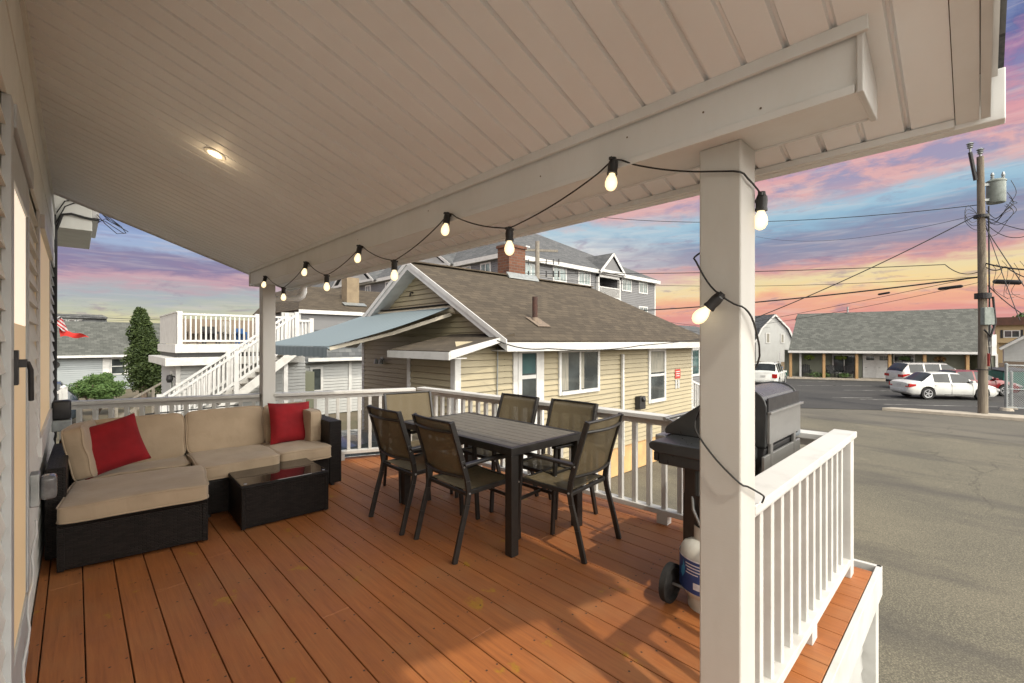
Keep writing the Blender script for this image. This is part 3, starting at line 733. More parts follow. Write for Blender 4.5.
def throw_pillow(label, loc, rot, s=0.44):
    n = 14; b = MB(); h = s/2
    for side in (1, -1):
        rows = []
        for i in range(n+1):
            row = []
            for j in range(n+1):
                u, v = -1+2*i/n, -1+2*j/n
                e = 1-0.07*(1-abs(u)**2.0)*abs(v)**3; f = 1-0.07*(1-abs(v)**2.0)*abs(u)**3
                th = 0.075*((1-u**4)*(1-v**4))**0.55
                th += 0.004*sin(7*u+2*v)*(1-u*u)*(1-v*v)
                row.append((u*h*f, side*th, v*h*e))
            rows.append(row)
        b.grid(rows)
    o = b.build('throw_pillow', redf, smooth=True, loc=loc, rot=rot)
    return tag(o, label, 'pillow', 'red throw pillows on the sofa')

# ================================================================== SOFA
sofa = thing('sectional_sofa', 'dark wicker corner sofa with tan cushions along the railing behind the coffee table', 'sofa', (1.0, 4.9, 0), radians(-1.0))
def sbox(name, x0, x1, y0, y1, z0, z1, mat=wicker, bev=0.010, parent=sofa):
    b = MB(); b.box(x0, x1, y0, y1, z0, z1); return b.build(name, mat, parent, bevel=bev, seg=2)
# local frame: x along the rail, y to the rail, origin (1.0, 4.9)
sbox('base_frame', -0.27, 0.33, -0.52, 0.30, 0.03, 0.30); sbox('base_frame', 0.34, 0.82, -0.40, 0.30, 0.03, 0.30); sbox('base_frame', -1.02, -0.28, -0.23, 0.30, 0.03, 0.30)
sbox('back_frame', -1.10, 0.96, 0.31, 0.40, 0.03, 0.64)
sbox('arm', 0.83, 0.955, -0.38, 0.305, 0.03, 0.65); sbox('arm', -1.13, -1.03, -0.72, 0.305, 0.03, 0.62)
for x, y in ((-0.95, -0.25), (-0.2, -0.47), (0.28, -0.47), (0.88, -0.33), (0.9, 0.34), (-1.0, 0.34)):
    b = MB(); b.lathe((x, y, 0), [(0.0, 0.0), (0.02, 0.0), (0.02, 0.031)], 10); b.build('foot', black, sofa)
pad('seat_cushion', sofa, (0.045, -0.12, 0.365), (0.62, 0.80, 0.125), fab, seed=3, p=12, puff=.05)
pad('seat_cushion', sofa, (0.595, -0.08, 0.365), (0.48, 0.74, 0.125), fab, seed=4, p=12, puff=.05)
pad('seat_cushion', sofa, (-0.645, 0.045, 0.350), (0.74, 0.47, 0.115), fab, seed=5, p=12, puff=.05)
pad('back_cushion', sofa, (-0.61, 0.225, 0.590), (0.67, 0.40, 0.135), fab, (radians(76), 0, 0), seed=6, p=9, puff=0.12)
pad('back_cushion', sofa, (0.055, 0.225, 0.590), (0.65, 0.40, 0.135), fab, (radians(76), 0, 0), seed=7, p=9, puff=0.12)
pad('back_cushion', sofa, (0.60, 0.225, 0.590), (0.44, 0.40, 0.135), fab, (radians(76), 0, 0), seed=8, p=9, puff=0.12)
pad('side_cushion', sofa, (0.765, 0.03, 0.575), (0.38, 0.33, 0.12), fab, (radians(90), 0, radians(94)), seed=9, p=9, puff=0.10)
pad('side_cushion', sofa, (-0.945, -0.06, 0.610), (0.46, 0.40, 0.13), fab, (radians(78), 0, radians(80)), seed=10, p=9, puff=0.12)
ott = thing('wicker_ottoman', 'dark wicker ottoman with a thick tan cushion, in front of the sofa', 'ottoman', (0.345, 4.255, 0), radians(-7))
b = MB(); b.box(-0.385, 0.385, -0.335, 0.335, 0.02, 0.305); b.build('base', wicker, ott, bevel=0.008)
b = MB()
for sx_ in (-1, 1):
    for sy_ in (-1, 1): b.box(sx_*0.372-0.018, sx_*0.372+0.018, sy_*0.322-0.018, sy_*0.322+0.018, 0.015, 0.307)
b.box(-0.39, 0.39, -0.345, 0.345, 0.292, 0.309); b.build('corner_weave', wicker, ott, bevel=0.006)
pad('cushion', ott, (0, 0, 0.366), (0.785, 0.69, 0.118), fab, seed=12, p=14, puff=.04)
throw_pillow('square red pillow leaning on the side cushion at the left end of the sofa', (0.205, 4.80, 0.625), (radians(-24), radians(-14), radians(2)), 0.41)
throw_pillow('square red pillow propped upright at the right end of the sofa', (1.595, 4.93, 0.620), (radians(-18), radians(3), radians(4)), 0.42)
# coffee table
ct = thing('coffee_table', 'low dark wicker coffee table with a glass top in front of the sofa', 'table', (1.25, 4.225, 0), radians(-2))
b = MB(); b.box(-0.325, 0.315, -0.325, 0.365, 0.012, 0.315); b.build('wicker_body', wicker, ct, bevel=0.006)
b = MB()
for sx_ in (-1, 1):
    for y_ in (-0.315, 0.345): b.box(sx_*0.312-0.016, sx_*0.312+0.016, y_-0.014, y_+0.014, 0.008, 0.317)
b.box(-0.332, 0.326, -0.338, 0.378, 0.316, 0.340); b.build('rim', wicker, ct, bevel=0.006)
b = MB(); b.box(-0.326, 0.320, -0.332, 0.372, 0.3405, 0.348); b.build('glass_top', tableglass, ct, bevel=0.003)
b = MB()
for sx_ in (-1, 1):
    for y_ in (-0.295, 0.325): b.lathe((sx_*0.295, y_, 0.3485), [(0.012, 0.0), (0.012, 0.002), (0.0, 0.0025)], 12)
b.build('glass_pads', chrome, ct)

# ================================================================== DINING SET
tb_ = thing('dining_table', 'dark brown rectangular slatted patio table in the middle of the six chairs', 'table', (2.487, 2.89, 0), radians(0))
TW, TL, TH = 0.785, 1.44, 0.735
b = MB()
ns = 8; sw = (TW-0.08)/ns
for half in (0, 1):
    for i in range(ns):
        x = -TW/2+0.04+i*sw
        ya, yb = (-TL/2+0.04, -0.003) if half == 0 else (0.003, TL/2-0.04)
        b.box(x+0.0025, x+sw-0.0025, ya, yb, TH-0.014, TH-0.002)
b.build('slats', tablem, tb_, bevel=0.0015, seg=1)
b = MB()
b.box(-TW/2, -TW/2+0.039, -TL/2, TL/2, TH-0.052, TH); b.box(TW/2-0.039, TW/2, -TL/2, TL/2, TH-0.052, TH)
b.box(-TW/2+.039, TW/2-.039, -TL/2, -TL/2+0.039, TH-0.052, TH); b.box(-TW/2+.039, TW/2-.039, TL/2-0.039, TL/2, TH-0.052, TH)
b.box(-TW/2+.039, TW/2-.039, -0.02, 0.02, TH-0.05, TH-0.016)
b.build('frame', darkmetal, tb_, bevel=0.003)
for sx_ in (-1, 1):
    for sy_ in (-1, 1):
        b = MB(); b.box(sx_*(TW/2-0.037)-0.033, sx_*(TW/2-0.037)+0.033, sy_*(TL/2-0.037)-0.033, sy_*(TL/2-0.037)+0.033, 0, TH-0.053)
        b.build('leg', darkmetal, tb_, bevel=0.004)

def make_chair(label, loc, rz):
    c = thing('patio_chair', label, 'chair', loc, rz, 'sling chairs round the dining table')
    W = 0.245
    for s in (-1, 1):
        b = MB()   # rear leg + back upright, one bent profile
        P = [(s*W, -0.315, 0.0), (s*W, -0.262, 0.20), (s*W, -0.215, 0.36), (s*W, -0.200, 0.44), (s*W, -0.212, 0.52), (s*(W-.005), -0.250, 0.66), (s*(W-.008), -0.335, 0.925)]
        for i in range(len(P)-1): b.bar(P[i], P[i+1], 0.022, 0.036, up=(0, 1, 0.2))
        b.build('back_leg', darkmetal, c, bevel=0.003)
        b = MB(); b.bar((s*W, 0.255, 0.0), (s*W, 0.215, 0.645), 0.022, 0.034, up=(0, 1, 0)); b.build('front_leg', darkmetal, c, bevel=0.003)
        b = MB(); b.bar((s*(W+0.006), -0.245, 0.630), (s*(W+0.006), 0.25, 0.650), 0.044, 0.020)
        b.build('armrest', darkmetal, c, bevel=0.005)
        b = MB()
        for (y_, z_) in ((-0.20, 0.435), (0.227, 0.43), (-0.245, 0.62)): b.lathe((s*(W+0.0115), y_, z_), [(0.007, 0.0), (0.007, s*0.003), (0.0, s*0.004)], 10, axis='x')
        b.build('bolt', chrome, c)
    b = MB()
    for s in (-1, 1): b.bar((s*(W-0.024), -0.20, 0.430), (s*(W-0.024), 0.235, 0.440), 0.022, 0.030)
    b.bar((-W+.012, 0.222, 0.436), (W-.012, 0.222, 0.436), 0.024, 0.028); b.bar((-W+.012, -0.20, 0.425), (W-.012, -0.20, 0.425), 0.022, 0.024)
    b.bar((-W+.012, 0.233, 0.30), (W-.012, 0.233, 0.30), 0.016, 0.022)
    b.build('seat_frame', darkmetal, c, bevel=0.003)
    b = MB(); R_ = []
    for j in range(9):
        t_ = j/8; y_ = -0.195+0.425*t_; dip = -0.016*sin(pi*t_)
        R_.append([(-W+0.03+(2*W-0.06)*i/6, y_, 0.450+dip-0.006*sin(pi*i/6)+0.004*t_) for i in range(7)])
    b.grid(R_); b.grid([[(x, y_, z_-0.003) for (x, y_, z_) in r_] for r_ in R_]); b.build('seat_sling', sling, c, smooth=True)
    # back sling bows rearward between the uprights
    def yb(z_): 
        return -0.212-(z_-0.52)*0.27 if z_ < .66 else -0.250-(z_-0.66)*0.322
    b = MB(); R_ = []
    for j in range(9):
        z_ = 0.530+0.385*j/8
        R_.append([(-W+0.012+(2*W-0.024)*i/8, yb(z_)-0.020*sin(pi*i/8), z_) for i in range(9)])
    b.grid(R_); b.grid([[(x, y_-0.003, z_) for (x, y_, z_) in r_] for r_ in R_]); b.build('back_sling', sling, c, smooth=True)
    for z_ in (0.545, 0.855):
        b = MB(); b.tube([(-W+2*W*i/10, yb(z_)-0.008-0.046*sin(pi*i/10), z_) for i in range(11)], 0.0105, 8); b.build('back_bar', darkmetal, c, smooth=True)
    b = MB(); b.tube([(-W+2*W*i/10, yb(0.915)-0.018*sin(pi*i/10), 0.918) for i in range(11)], 0.009, 8); b.build('top_bar', darkmetal, c, smooth=True)
    return c
ch = make_chair('brown sling chair on the left side of the table, the one nearer the sofa', (2.07, 3.25, 0), radians(-90))
dup(ch, (2.10, 2.61, 0), radians(-92), 'brown sling chair on the left side of the table, nearer the camera')
dup(ch, (2.60, 2.13, 0), radians(6), 'brown sling chair at the near end of the table, closest to the grill')
dup(ch, (2.40, 3.80, 0), radians(166), 'brown sling chair at the far end of the table, facing the camera')
dup(ch, (2.80, 3.13, 0), radians(90), 'brown sling chair on the railing side of the table, nearer the far end')
dup(ch, (2.83, 2.48, 0), radians(91), 'brown sling chair on the railing side of the table, nearer the grill')

# ================================================================== GRILL
gr = thing('gas_grill', 'black and silver gas grill on a cart in the corner behind the near post', 'grill', (2.84, 1.04, 0))
GX0, GX1 = 2.55, 3.15; GYa, GYb = 0.77, 1.31      # lid: rear (towards the near rail) and front
prof = [(GYa, 0.90), (GYa-0.006, 1.06), (GYa-0.004, 1.11), (GYa+0.004, 1.137), (GYa+0.018, 1.160), (GYa+0.04, 1.178), (GYa+0.07, 1.190), (GYa+0.105, 1.195), (GYa+0.14, 1.194), (GYa+0.175, 1.186), (GYa+0.21, 1.171), (GYa+0.25, 1.147), (GYb-0.01, 0.945), (GYb, 0.925), (GYb, 0.90)]
b = MB(); b.prism([(p_[0], p_[1]) for p_ in prof], GX0+0.016, GX1-0.016, 'x')
b.build('lid', M('grey_lid_enamel', (0.085, 0.09, 0.095), (0.11, 0.115, 0.12), 4, 0.28, metal=0.4), gr, world=True, bevel=0.006)
for xa, xb in ((GX0, GX0+0.018), (GX1-0.018, GX1)):
    c_ = (GYa+GYb)/2; b = MB(); b.prism([(c_+(p_[0]-c_)*1.02, 0.895+(p_[1]-0.895)*1.025) for p_ in prof], xa, xb, 'x')
    b.build('lid_end', blackgloss, gr, world=True, bevel=0.006)
b = MB(); b.box(GX0+.02, GX1-.02, GYa-0.014, GYa-0.006, 1.085, 1.155); b.build('rear_vent', black, gr, world=True)
b = MB(); b.box(GX0+.016, GX1-.016, GYa-0.022, GYa-0.007, 0.92, 1.078); b.bar((GX0, GYa-0.024, 1.082), (GX1+.01, GYa-0.024, 1.082), 0.018, 0.012); b.build('rear_panel', steel, gr, world=True, bevel=0.002)
b = MB(); b.prism([(GYa+0.03, 0.74), (GYb-0.02, 0.74), (GYb-.005, 0.893), (GYa, 0.893)], GX0+0.01, GX1-0.01, 'x'); b.build('firebox', black, gr, world=True, bevel=0.006)
b = MB(); b.tube([(GX0+0.08, GYb+0.05, 0.97), (GX1-0.08, GYb+0.05, 0.97)], 0.012, 10)
for x in (GX0+.1, GX1-.1): b.bar((x, GYb-.01, 0.95), (x, GYb+0.05, 0.97), 0.02, 0.014)
b.build('lid_handle', steel, gr, world=True, smooth=True)
b = MB(); b.box(GX0, GX1, GYb+0.0, GYb+0.07, 0.76, 0.885); b.build('control_panel', steel, gr, world=True, bevel=0.008)
for i in range(3):
    b = MB(); b.lathe((GX0+0.12+0.18*i, GYb+0.07, 0.82), [(0.026, 0.0), (0.024, 0.022), (0.012, 0.026), (0.0, 0.026)], 16, axis='y'); b.build('knob', black, gr, world=True)
# side shelves
b = MB(); b.prism([(0.80, 0.84), (1.23, 0.84), (1.275, 0.86), (1.28, 0.885), (1.26, 0.902), (0.80, 0.905)], 2.29, GX0-0.003, 'x'); b.box(2.31, GX0-.003, 1.23, 1.26, 0.79, 0.842); b.box(2.305, 2.32, 0.82, 1.23, 0.78, 0.841); 
b.build('side_shelf', blackgloss, gr, world=True, bevel=0.012, seg=3)
b = MB(); b.prism([(0.80, 0.85), (1.32, 0.85), (1.35, 0.88), (1.32, 0.895), (0.80, 0.895)], GX1+0.003, 3.36, 'x'); b.build('side_shelf', M('grey_shelf_enamel', (0.14, 0.16, 0.18), (0.11, 0.125, 0.14), 4, 0.4), gr, world=True, bevel=0.01, seg=3)
# cart
for x in (2.48, 3.17):
    for y_ in (0.83, 1.12):
        b = MB(); b.box(x-0.022, x+0.022, y_-0.032, y_+0.032, 0.10, 0.85); b.build('cart_leg', darkmetal if y_ > 1 else steel, gr, world=True, bevel=0.004)
b = MB(); b.box(2.46, 3.19, 0.80, 1.20, 0.14, 0.17); b.box(2.46, 2.475, 0.80, 1.16, 0.171, 0.60); b.box(3.175, 3.19, 0.80, 1.16, 0.171, 0.60)
b.build('cart_frame', darkmetal, gr, world=True, bevel=0.003)
b = MB(); b.box(2.50, 3.14, 1.165, 1.18, 0.18, 0.73); b.build('front_door', steel, gr, world=True, bevel=0.003)
b = MB(); b.box(2.50, 3.16, 0.755, 0.768, 0.79, 0.865); b.box(2.50, 3.16, 0.757, 0.768, 0.64, 0.70); b.build('rear_rail', steel, gr, world=True, bevel=0.003)
for x in (2.60, 3.02):
    b = MB(); b.box(x, x+.035, 0.752, 0.77, 0.20, 0.93); b.build('rear_upright', steel, gr, world=True, bevel=0.004)
for y_ in (1.20, 0.79):
    b = MB(); R0 = 0.105
    b.lathe((2.39, y_, R0), [(0.0, -0.012), (0.035, -0.016), (0.055, -0.006), (0.078, -0.010), (0.085, -0.020), (R0, -0.016), (R0, 0.016), (0.085, 0.020), (0.07, 0.010), (0.03, 0.018), (0.0, 0.018)], 28, axis='y')
    b.build('wheel', rubber, gr, world=True, smooth=True)
b = MB(); b.tube([(2.39, 0.79, 0.105), (2.39, 1.20, 0.105)], 0.008, 8); b.build('axle', steel, gr, world=True)
for y_ in (0.83, 1.12):
    b = MB(); b.lathe((3.17, y_, 0.05), [(0.0, -0.015), (0.03, -0.015), (0.045, -0.01), (0.045, 0.01), (0.03, 0.015), (0, 0.015)], 16, axis='y'); b.box(3.155, 3.185, y_-.022, y_+.022, 0.055, 0.11); b.build('caster', rubber, gr, world=True)
# tank
tk = thing('propane_tank', 'white propane tank with a blue paper sleeve standing beside the grill wheel', 'gas tank', (2.50, 1.03, 0))
b = MB(); b.lathe((0, 0, 0), [(0.0, 0.055), (0.09, 0.055), (0.125, 0.075), (0.148, 0.11), (0.152, 0.15), (0.152, 0.27), (0.146, 0.31), (0.125, 0.345), (0.09, 0.368), (0.04, 0.378), (0.0, 0.38)], 40); b.build('cylinder', tankw, tk, smooth=True)
b = MB(); b.lathe((0, 0, 0), [(0.105, 0.0), (0.11, 0.0), (0.11, 0.066), (0.105, 0.066)], 32); b.build('foot_ring', tankw, tk, smooth=True)
def arcband(b, r, a0, a1, z0, z1, n=12, m=0, t=0.0015):
    for i in range(n):
        p, q = a0+(a1-a0)*i/n, a0+(a1-a0)*(i+1)/n
        b.face([(r*cos(p), r*sin(p), z0), (r*cos(q), r*sin(q), z0), (r*cos(q), r*sin(q), z1), (r*cos(p), r*sin(p), z1)], m)
b = MB(); arcband(b, 0.1536, 0, 2*pi, 0.115, 0.285, 48); tag(b.build('sleeve', M('blue_sleeve', (0.022, 0.045, 0.17), (0.03, 0.07, 0.24), 6, 0.5), tk, smooth=True))
lab_w = M('sleeve_print', (0.75, 0.75, 0.78), (0.6, 0.6, 0.65), 30, 0.5); lab_c = M('sleeve_flame', (0.06, 0.30, 0.55), (0.04, 0.2, 0.45), 10, 0.5)
b = MB()
for a0 in range(0, 360, 120):
    a = radians(a0+136)
    arcband(b, 0.1542, a+0.30, a+0.98, 0.262, 0.268); arcband(b, 0.1542, a+0.30, a+0.90, 0.246, 0.252); arcband(b, 0.1542, a+0.36, a+0.96, 0.230, 0.236); arcband(b, 0.1542, a+0.30, a+0.8, 0.214, 0.219)
    arcband(b, 0.1542, a+0.62, a+0.95, 0.14, 0.175)
arcband(b, 0.1541, 0, 2*pi, 0.284, 0.292, 48)
b.build('sleeve_print', lab_w, tk)
b = MB()
for a0 in range(0, 360, 120):
    a = radians(a0+136); r = 0.1543; P = []
    for (u, z_) in ((0.0, 0.19), (0.12, 0.175), (0.24, 0.20), (0.26, 0.235), (0.16, 0.275), (0.15, 0.24), (0.05, 0.225)): P.append((r*cos(a+u), r*sin(a+u), z_))
    b.face(P)
b.build('flame_emblem', lab_c, tk)
b = MB(); arcband(b, 0.075, radians(30), radians(330), 0.365, 0.44, 20); arcband(b, 0.079, radians(30), radians(330), 0.365, 0.44, 20); b.build('collar', tankw, tk, smooth=True)
b = MB(); b.tube([(0, 0, 0.37), (0, 0, 0.43)], 0.014, 10); b.lathe((-0.02, 0, 0.455), [(0.0, -0.012), (0.03, -0.012), (0.036, 0.0), (0.03, 0.012), (0.0, 0.012)], 18, axis='x'); b.tube([(0, 0, 0.42), (-0.05, 0.03, 0.45), (-0.065, 0.06, 0.53), (0.0, 0.10, 0.66)], 0.008, 8)
b.build('regulator', galv, tk, smooth=True)
# ================================================================== GROUND, STREET, LOT
def sheet(name, pts, z, mat, kind='structure'):
    b = MB(); b.face([(x, y, z) for x, y in pts]); o = b.build(name, mat); tag(o, kind=kind); return o
def asphalt(name, c1, c2, speck=0.5, patch=0.9, stain=(0.05, 0.045, 0.04), stain_amt=0.5, fine=95, crack=0.22):
    m, t, b = material(name)
    o = t.new('ShaderNodeTexCoord').outputs['Object']
    c = t.mix(t.mapr(t.noise(o, patch, 5, 0.6), 0.35, 0.65), (*c1, 1), (*c2, 1))
    sp = t.noise(o, fine, 3, 0.7)
    c = t.mix(t.mapr(sp, 0.50, 0.66, 0, speck), c, tuple(min(1, x*2.4) for x in c1)+(1,))
    c = t.mix(t.mapr(sp, 0.48, 0.36, 0, speck*0.8), c, tuple(x*0.35 for x in c1)+(1,))
    c = t.mix(t.mapr(t.noise(t.vscale(o, (1.2, 0.35, 1), (7, 3, 0)), 0.8, 5, 0.62), 0.52, 0.70, 0, stain_amt), c, (*stain, 1))
    vo = t.new('ShaderNodeTexVoronoi', feature='DISTANCE_TO_EDGE'); vo.inputs['Scale'].default_value = crack
    wv = t.new('ShaderNodeVectorMath', operation='ADD'); t.put(wv.inputs[0], o)
    nz = t.new('ShaderNodeTexNoise'); t.put(nz.inputs['Vector'], o); nz.inputs['Scale'].default_value = 0.9; nz.inputs['Detail'].default_value = 6
    t.put(wv.inputs[1], nz.outputs['Color']); t.put(vo.inputs['Vector'], wv.outputs[0])
    ck = t.math('MULTIPLY', t.mapr(vo.outputs['Distance'], 0.006, 0.001), t.mapr(t.noise(o, 0.35, 3), 0.46, 0.56))
    c = t.mix(t.math('MULTIPLY', ck, 0.45), c, tuple(x*0.25 for x in c1)+(1,))
    c = t.mix(t.mapr(t.noise(o, 1.7, 6, 0.7, 0.8), 0.60, 0.72, 0, 0.35), c, tuple(min(1, x*1.7) for x in c1)+(1,))
    t.put(b.inputs['Base Color'], c); b.inputs['Roughness'].default_value = 0.9
    bump(t, b, sp, 0.4, 0.005)
    return m
drive_m = asphalt('driveway_asphalt', (0.120, 0.107, 0.076), (0.084, 0.077, 0.057), 0.6, 0.45, stain_amt=0.65, fine=62)
street_m = asphalt('street_asphalt', (0.112, 0.101, 0.078), (0.082, 0.075, 0.060), 0.35, 0.4, stain_amt=0.75, fine=40)
lot_m = asphalt('parking_lot_asphalt', (0.026, 0.0255, 0.025), (0.038, 0.036, 0.034), 0.35, 0.35, stain=(0.08, 0.074, 0.066), stain_amt=0.35, fine=40)
dirt_m = asphalt('yard_dirt', (0.13, 0.105, 0.07), (0.085, 0.08, 0.045), 0.3, 0.6)
sheet('ground', [(-400, -400), (600, -400), (600, 600), (-400, 600)], GZ-0.02, dirt_m)
sheet('driveway', [(-3, -30), (20.5, -30), (20.9, -2), (22.2, 3.4), (23.8, 7.0), (27, 20), (14.2, 20), (14.2, 5.97), (4.5, 5.97), (2.6, 9.0), (-3, 14)], GZ-0.004, drive_m)
sheet('street', [(20.4, -60), (26.9, -60), (27.33, -1.3), (26.95, 3.2), (24.9, 6.1), (30, 26), (36, 60), (28, 60), (24.5, 20), (22.0, 3.4), (20.9, -2)], GZ, street_m)
sheet('parking_lot', [(27.34, -60), (47.5, -60), (49.2, -0.5), (44.6, 11.0), (41, 20), (28, 20), (24.95, 6.2), (27.0, 3.2), (27.4, -1.3)], GZ+0.004, lot_m)
linem = M('worn_line_paint', (0.42, 0.41, 0.38), (0.07, 0.066, 0.062), 2.2, 0.8, lo=0.35, hi=0.6, detail=6)
for (x, y, ex, ey) in ((31.2, 4.6, 32.6, 2.7), (29.6, 3.4, 32.4, -0.6), (36.3, 6.2, 39.2, 2.4), (39.3, 7.8, 41.5, 5.0), (37.7, 9.2, 40.2, 6.8), (41.8, 9.9, 43.4, 8.0), (31.0, 5.8, 32.5, 4.2)):
    d = Vector((ex-x, ey-y, 0)).normalized(); n = Vector((-d.y, d.x, 0))*0.06
    a, e = Vector((x, y, GZ+0.009)), Vector((ex, ey, GZ+0.009))
    b = MB(); b.face([a-n, a+n, e+n, e-n]); tag(b.build('parking_line', linem), kind='structure')
# crack and patch work on the lot reads from the material; kerb in front of the pole
b = MB(); b.prism([(26.92, 3.15), (27.32, -1.3), (27.6, -14), (28.7, -14), (28.45, -1.2), (27.5, 2.9)], GZ-0.01, GZ+0.13, 'z'); tag(b.build('kerb', concrete, bevel=0.02), kind='structure')

def leafball(b, c, r, n, size, rnd, squash=(1, 1, 1), fill=0.35, m=0):
    for i in range(n):
        d = Vector((rnd.gauss(0, 1), rnd.gauss(0, 1), rnd.gauss(0, 1))).normalized()
        k = (rnd.random()**fill)
        p = Vector(c)+Vector((d.x*r*k*squash[0], d.y*r*k*squash[1], d.z*r*k*squash[2]))
        s = size*rnd.uniform(0.6, 1.3); u = Vector((rnd.gauss(0, 1), rnd.gauss(0, 1), rnd.gauss(0, 1))).normalized(); v = u.orthogonal().normalized()
        b.face([p-u*s, p+v*s*0.5, p+u*s, p-v*s*0.5], m)
rnd = random.Random(5)
b = MB()
for i in range(120):
    x, y = rnd.uniform(13.6, 16.0), rnd.uniform(-1.5, -0.78); 
    leafball(b, (x, y, GZ+0.01), 0.08, 10, 0.03, rnd, (1, 1, 0.5))
tag(b.build('grass', leafm, weld=False), kind='stuff', label='ragged grass patch at the right edge of the driveway', cat='grass')

# ================================================================== BUILDING HELPERS
class Wall:
    """vertical wall frame: O origin, u along, n outward"""
    def __init__(s, O, u, n): s.O = Vector(O); s.u = Vector(u).normalized(); s.n = Vector(n).normalized()
    def p(s, x, z, d=0.0): return s.O+s.u*x+Vector((0, 0, z-s.O.z))+s.n*d
    def slab(s, b, x0, x1, z0, z1, d0, d1, m=0):
        b.hexa([s.p(x0, z0, d0), s.p(x1, z0, d0), s.p(x1, z0, d1), s.p(x0, z0, d1), s.p(x0, z1, d0), s.p(x1, z1, d0), s.p(x1, z1, d1), s.p(x0, z1, d1)], m)
    def lap(s, b, fx0, fx1, z0, z1, e=0.11, t=0.024):
        z = z0
        g0 = fx0 if callable(fx0) else (lambda z: fx0); g1 = fx1 if callable(fx1) else (lambda z: fx1)
        while z < z1-1e-4:
            z2 = min(z+e, z1)
            a, c = g0(z), g1(z); a2, c2 = g0(z2), g1(z2)
            if c-a > 0.02:
                g = e*0.10; c2 = max(c2, a2+0.001)      # each course hangs over a small slot, as real laps do
                b.face([s.p(a, z+g, t), s.p(c, z+g, t), s.p(c2, z2, 0), s.p(a2, z2, 0)])
                b.face([s.p(a, z+g, -0.016), s.p(c, z+g, -0.016), s.p(c, z+g, t), s.p(a, z+g, t)])
                b.face([s.p(a, z, -0.016), s.p(c, z, -0.016), s.p(c, z+g, -0.016), s.p(a, z+g, -0.016)])
                b.face([s.p(a, z, 0), s.p(c, z, 0), s.p(c, z, -0.016), s.p(a, z, -0.016)])
            z = z2
def window(par, W, x0, x1, z0, z1, pane=None, style='single', fw=0.07, fm=None, extra=None):
    b = MB(); d = 0.048
    W.slab(b, x0, x0+fw, z0, z1, 0, d); W.slab(b, x1-fw, x1, z0, z1, 0, d); W.slab(b, x0+fw, x1-fw, z1-fw, z1, 0, d); W.slab(b, x0+fw, x1-fw, z0, z0+fw, 0, d+0.015)
    xm, zm = (x0+x1)/2, (z0+z1)/2
    if style in ('slider', 'double'): W.slab(b, xm-fw*0.35, xm+fw*0.35, z0+fw, z1-fw, 0, d*0.8)
    if style == 'sash': W.slab(b, x0+fw, x1-fw, zm-fw*0.35, zm+fw*0.35, 0, d*0.8)
    if style == 'double':
        for q in (0.25, 0.75):
            xx = x0+(x1-x0)*q; W.slab(b, xx-0.012, xx+0.012, z0+fw, z1-fw, 0, d*0.6)
        W.slab(b, x0+fw, x1-fw, zm+0.05, zm+0.075, 0, d*0.55)
    f = b.build('window', fm or trim, par, world=True)
    b = MB(); W.slab(b, x0+fw*0.9, x1-fw*0.9, z0+fw*0.9, z1-fw*0.9, 0.004, 0.028); b.build('pane', pane or winglass, f, world=True)
    if extra:
        for (a, c, e, g, mt, nm) in extra:
            b = MB(); W.slab(b, x0+(x1-x0)*a, x0+(x1-x0)*c, z0+(z1-z0)*e, z0+(z1-z0)*g, 0.029, 0.031); b.build(nm, mt, f, world=True)
    return f
Xp, Yp, Yn, Xn = Vector((1, 0, 0)), Vector((0, 1, 0)), Vector((0, -1, 0)), Vector((-1, 0, 0))

# ================================================================== YELLOW COTTAGE
cg = thing('yellow_cottage', 'yellow lap sided cottage with a brown shingle roof just beyond the railing', 'house', (9, 9, GZ))
XG, YW, XE, YF = 5.60, 6.0, 13.3, 11.6       # gable wall, long wall, far end, far side
RY, RZ, ES = 8.75, 3.20, 0.547               # ridge line and slope
FZ = -1.08
WL = Wall((0, YW, 0), Xp, Yn); WG = Wall((XG, 0, 0), Yp, Xn); WE = Wall((XE, 0, 0), Yp, Xp)
b = MB(); WL.lap(b, 4.5, XE, FZ, 1.45); b.build('long_wall', sidy, cg, world=True)
b = MB(); WG.lap(b, YW, YF, FZ, 1.62)
WG.lap(b, lambda z: RY-(RZ-0.12-z)/ES, lambda z: RY+(RZ-0.12-z)/ES, 1.62, RZ-0.12); b.build('gable_wall', sidy, cg, world=True)
b = MB(); b.box(XG+0.02, XE-0.02, YW+0.02, YF, GZ, 1.5); b.box(4.53, XG+0.02, YW+0.02, 7.44, GZ, 1.25); WE.lap(b, YW, YF, FZ, 1.5)
b.build('wall_core', sidy, cg, world=True)
b = MB(); b.box(4.52, XE-0.02, YW+0.015, YW+0.019, GZ, FZ); b.box(4.515, 4.519, YW+.02, 7.5, GZ, FZ); b.box(XG+.012, XG+.018, 7.5, YF, GZ, FZ)
b.build('foundation', foundm, cg, world=True)
# roof: two slopes and a hip at the far end
RX0, RX1 = 5.28, 12.0; EY0, EY1 = 5.58, 11.92; EX1 = 13.85; EZ = RZ-(RY-EY0)*ES
b = MB(); th = 0.05
b.shell([(RX0, EY0, EZ), (EX1, EY0, EZ), (RX1, RY, RZ), (RX0, RY, RZ)], th)
b.shell([(EX1, EY1, EZ), (RX0, EY1, EZ), (RX0, RY, RZ), (RX1, RY, RZ)], th)
b.shell([(EX1, EY0, EZ), (EX1, EY1, EZ), (RX1, RY, RZ)], th)
b.build('roof', shbrown, cg, world=True)
b = MB(); b.bar((RX0, RY, RZ+0.012), (RX1, RY, RZ+0.012), 0.22, 0.03); b.build('ridge_cap', shbrown, cg, world=True)
b = MB()   # eave fascia and soffit
b.box(RX0, EX1, EY0-0.025, EY0-0.003, EZ-0.19, EZ-0.03); b.box(EX1+.003, EX1+0.025, EY0, EY1, EZ-0.19, EZ-0.03)
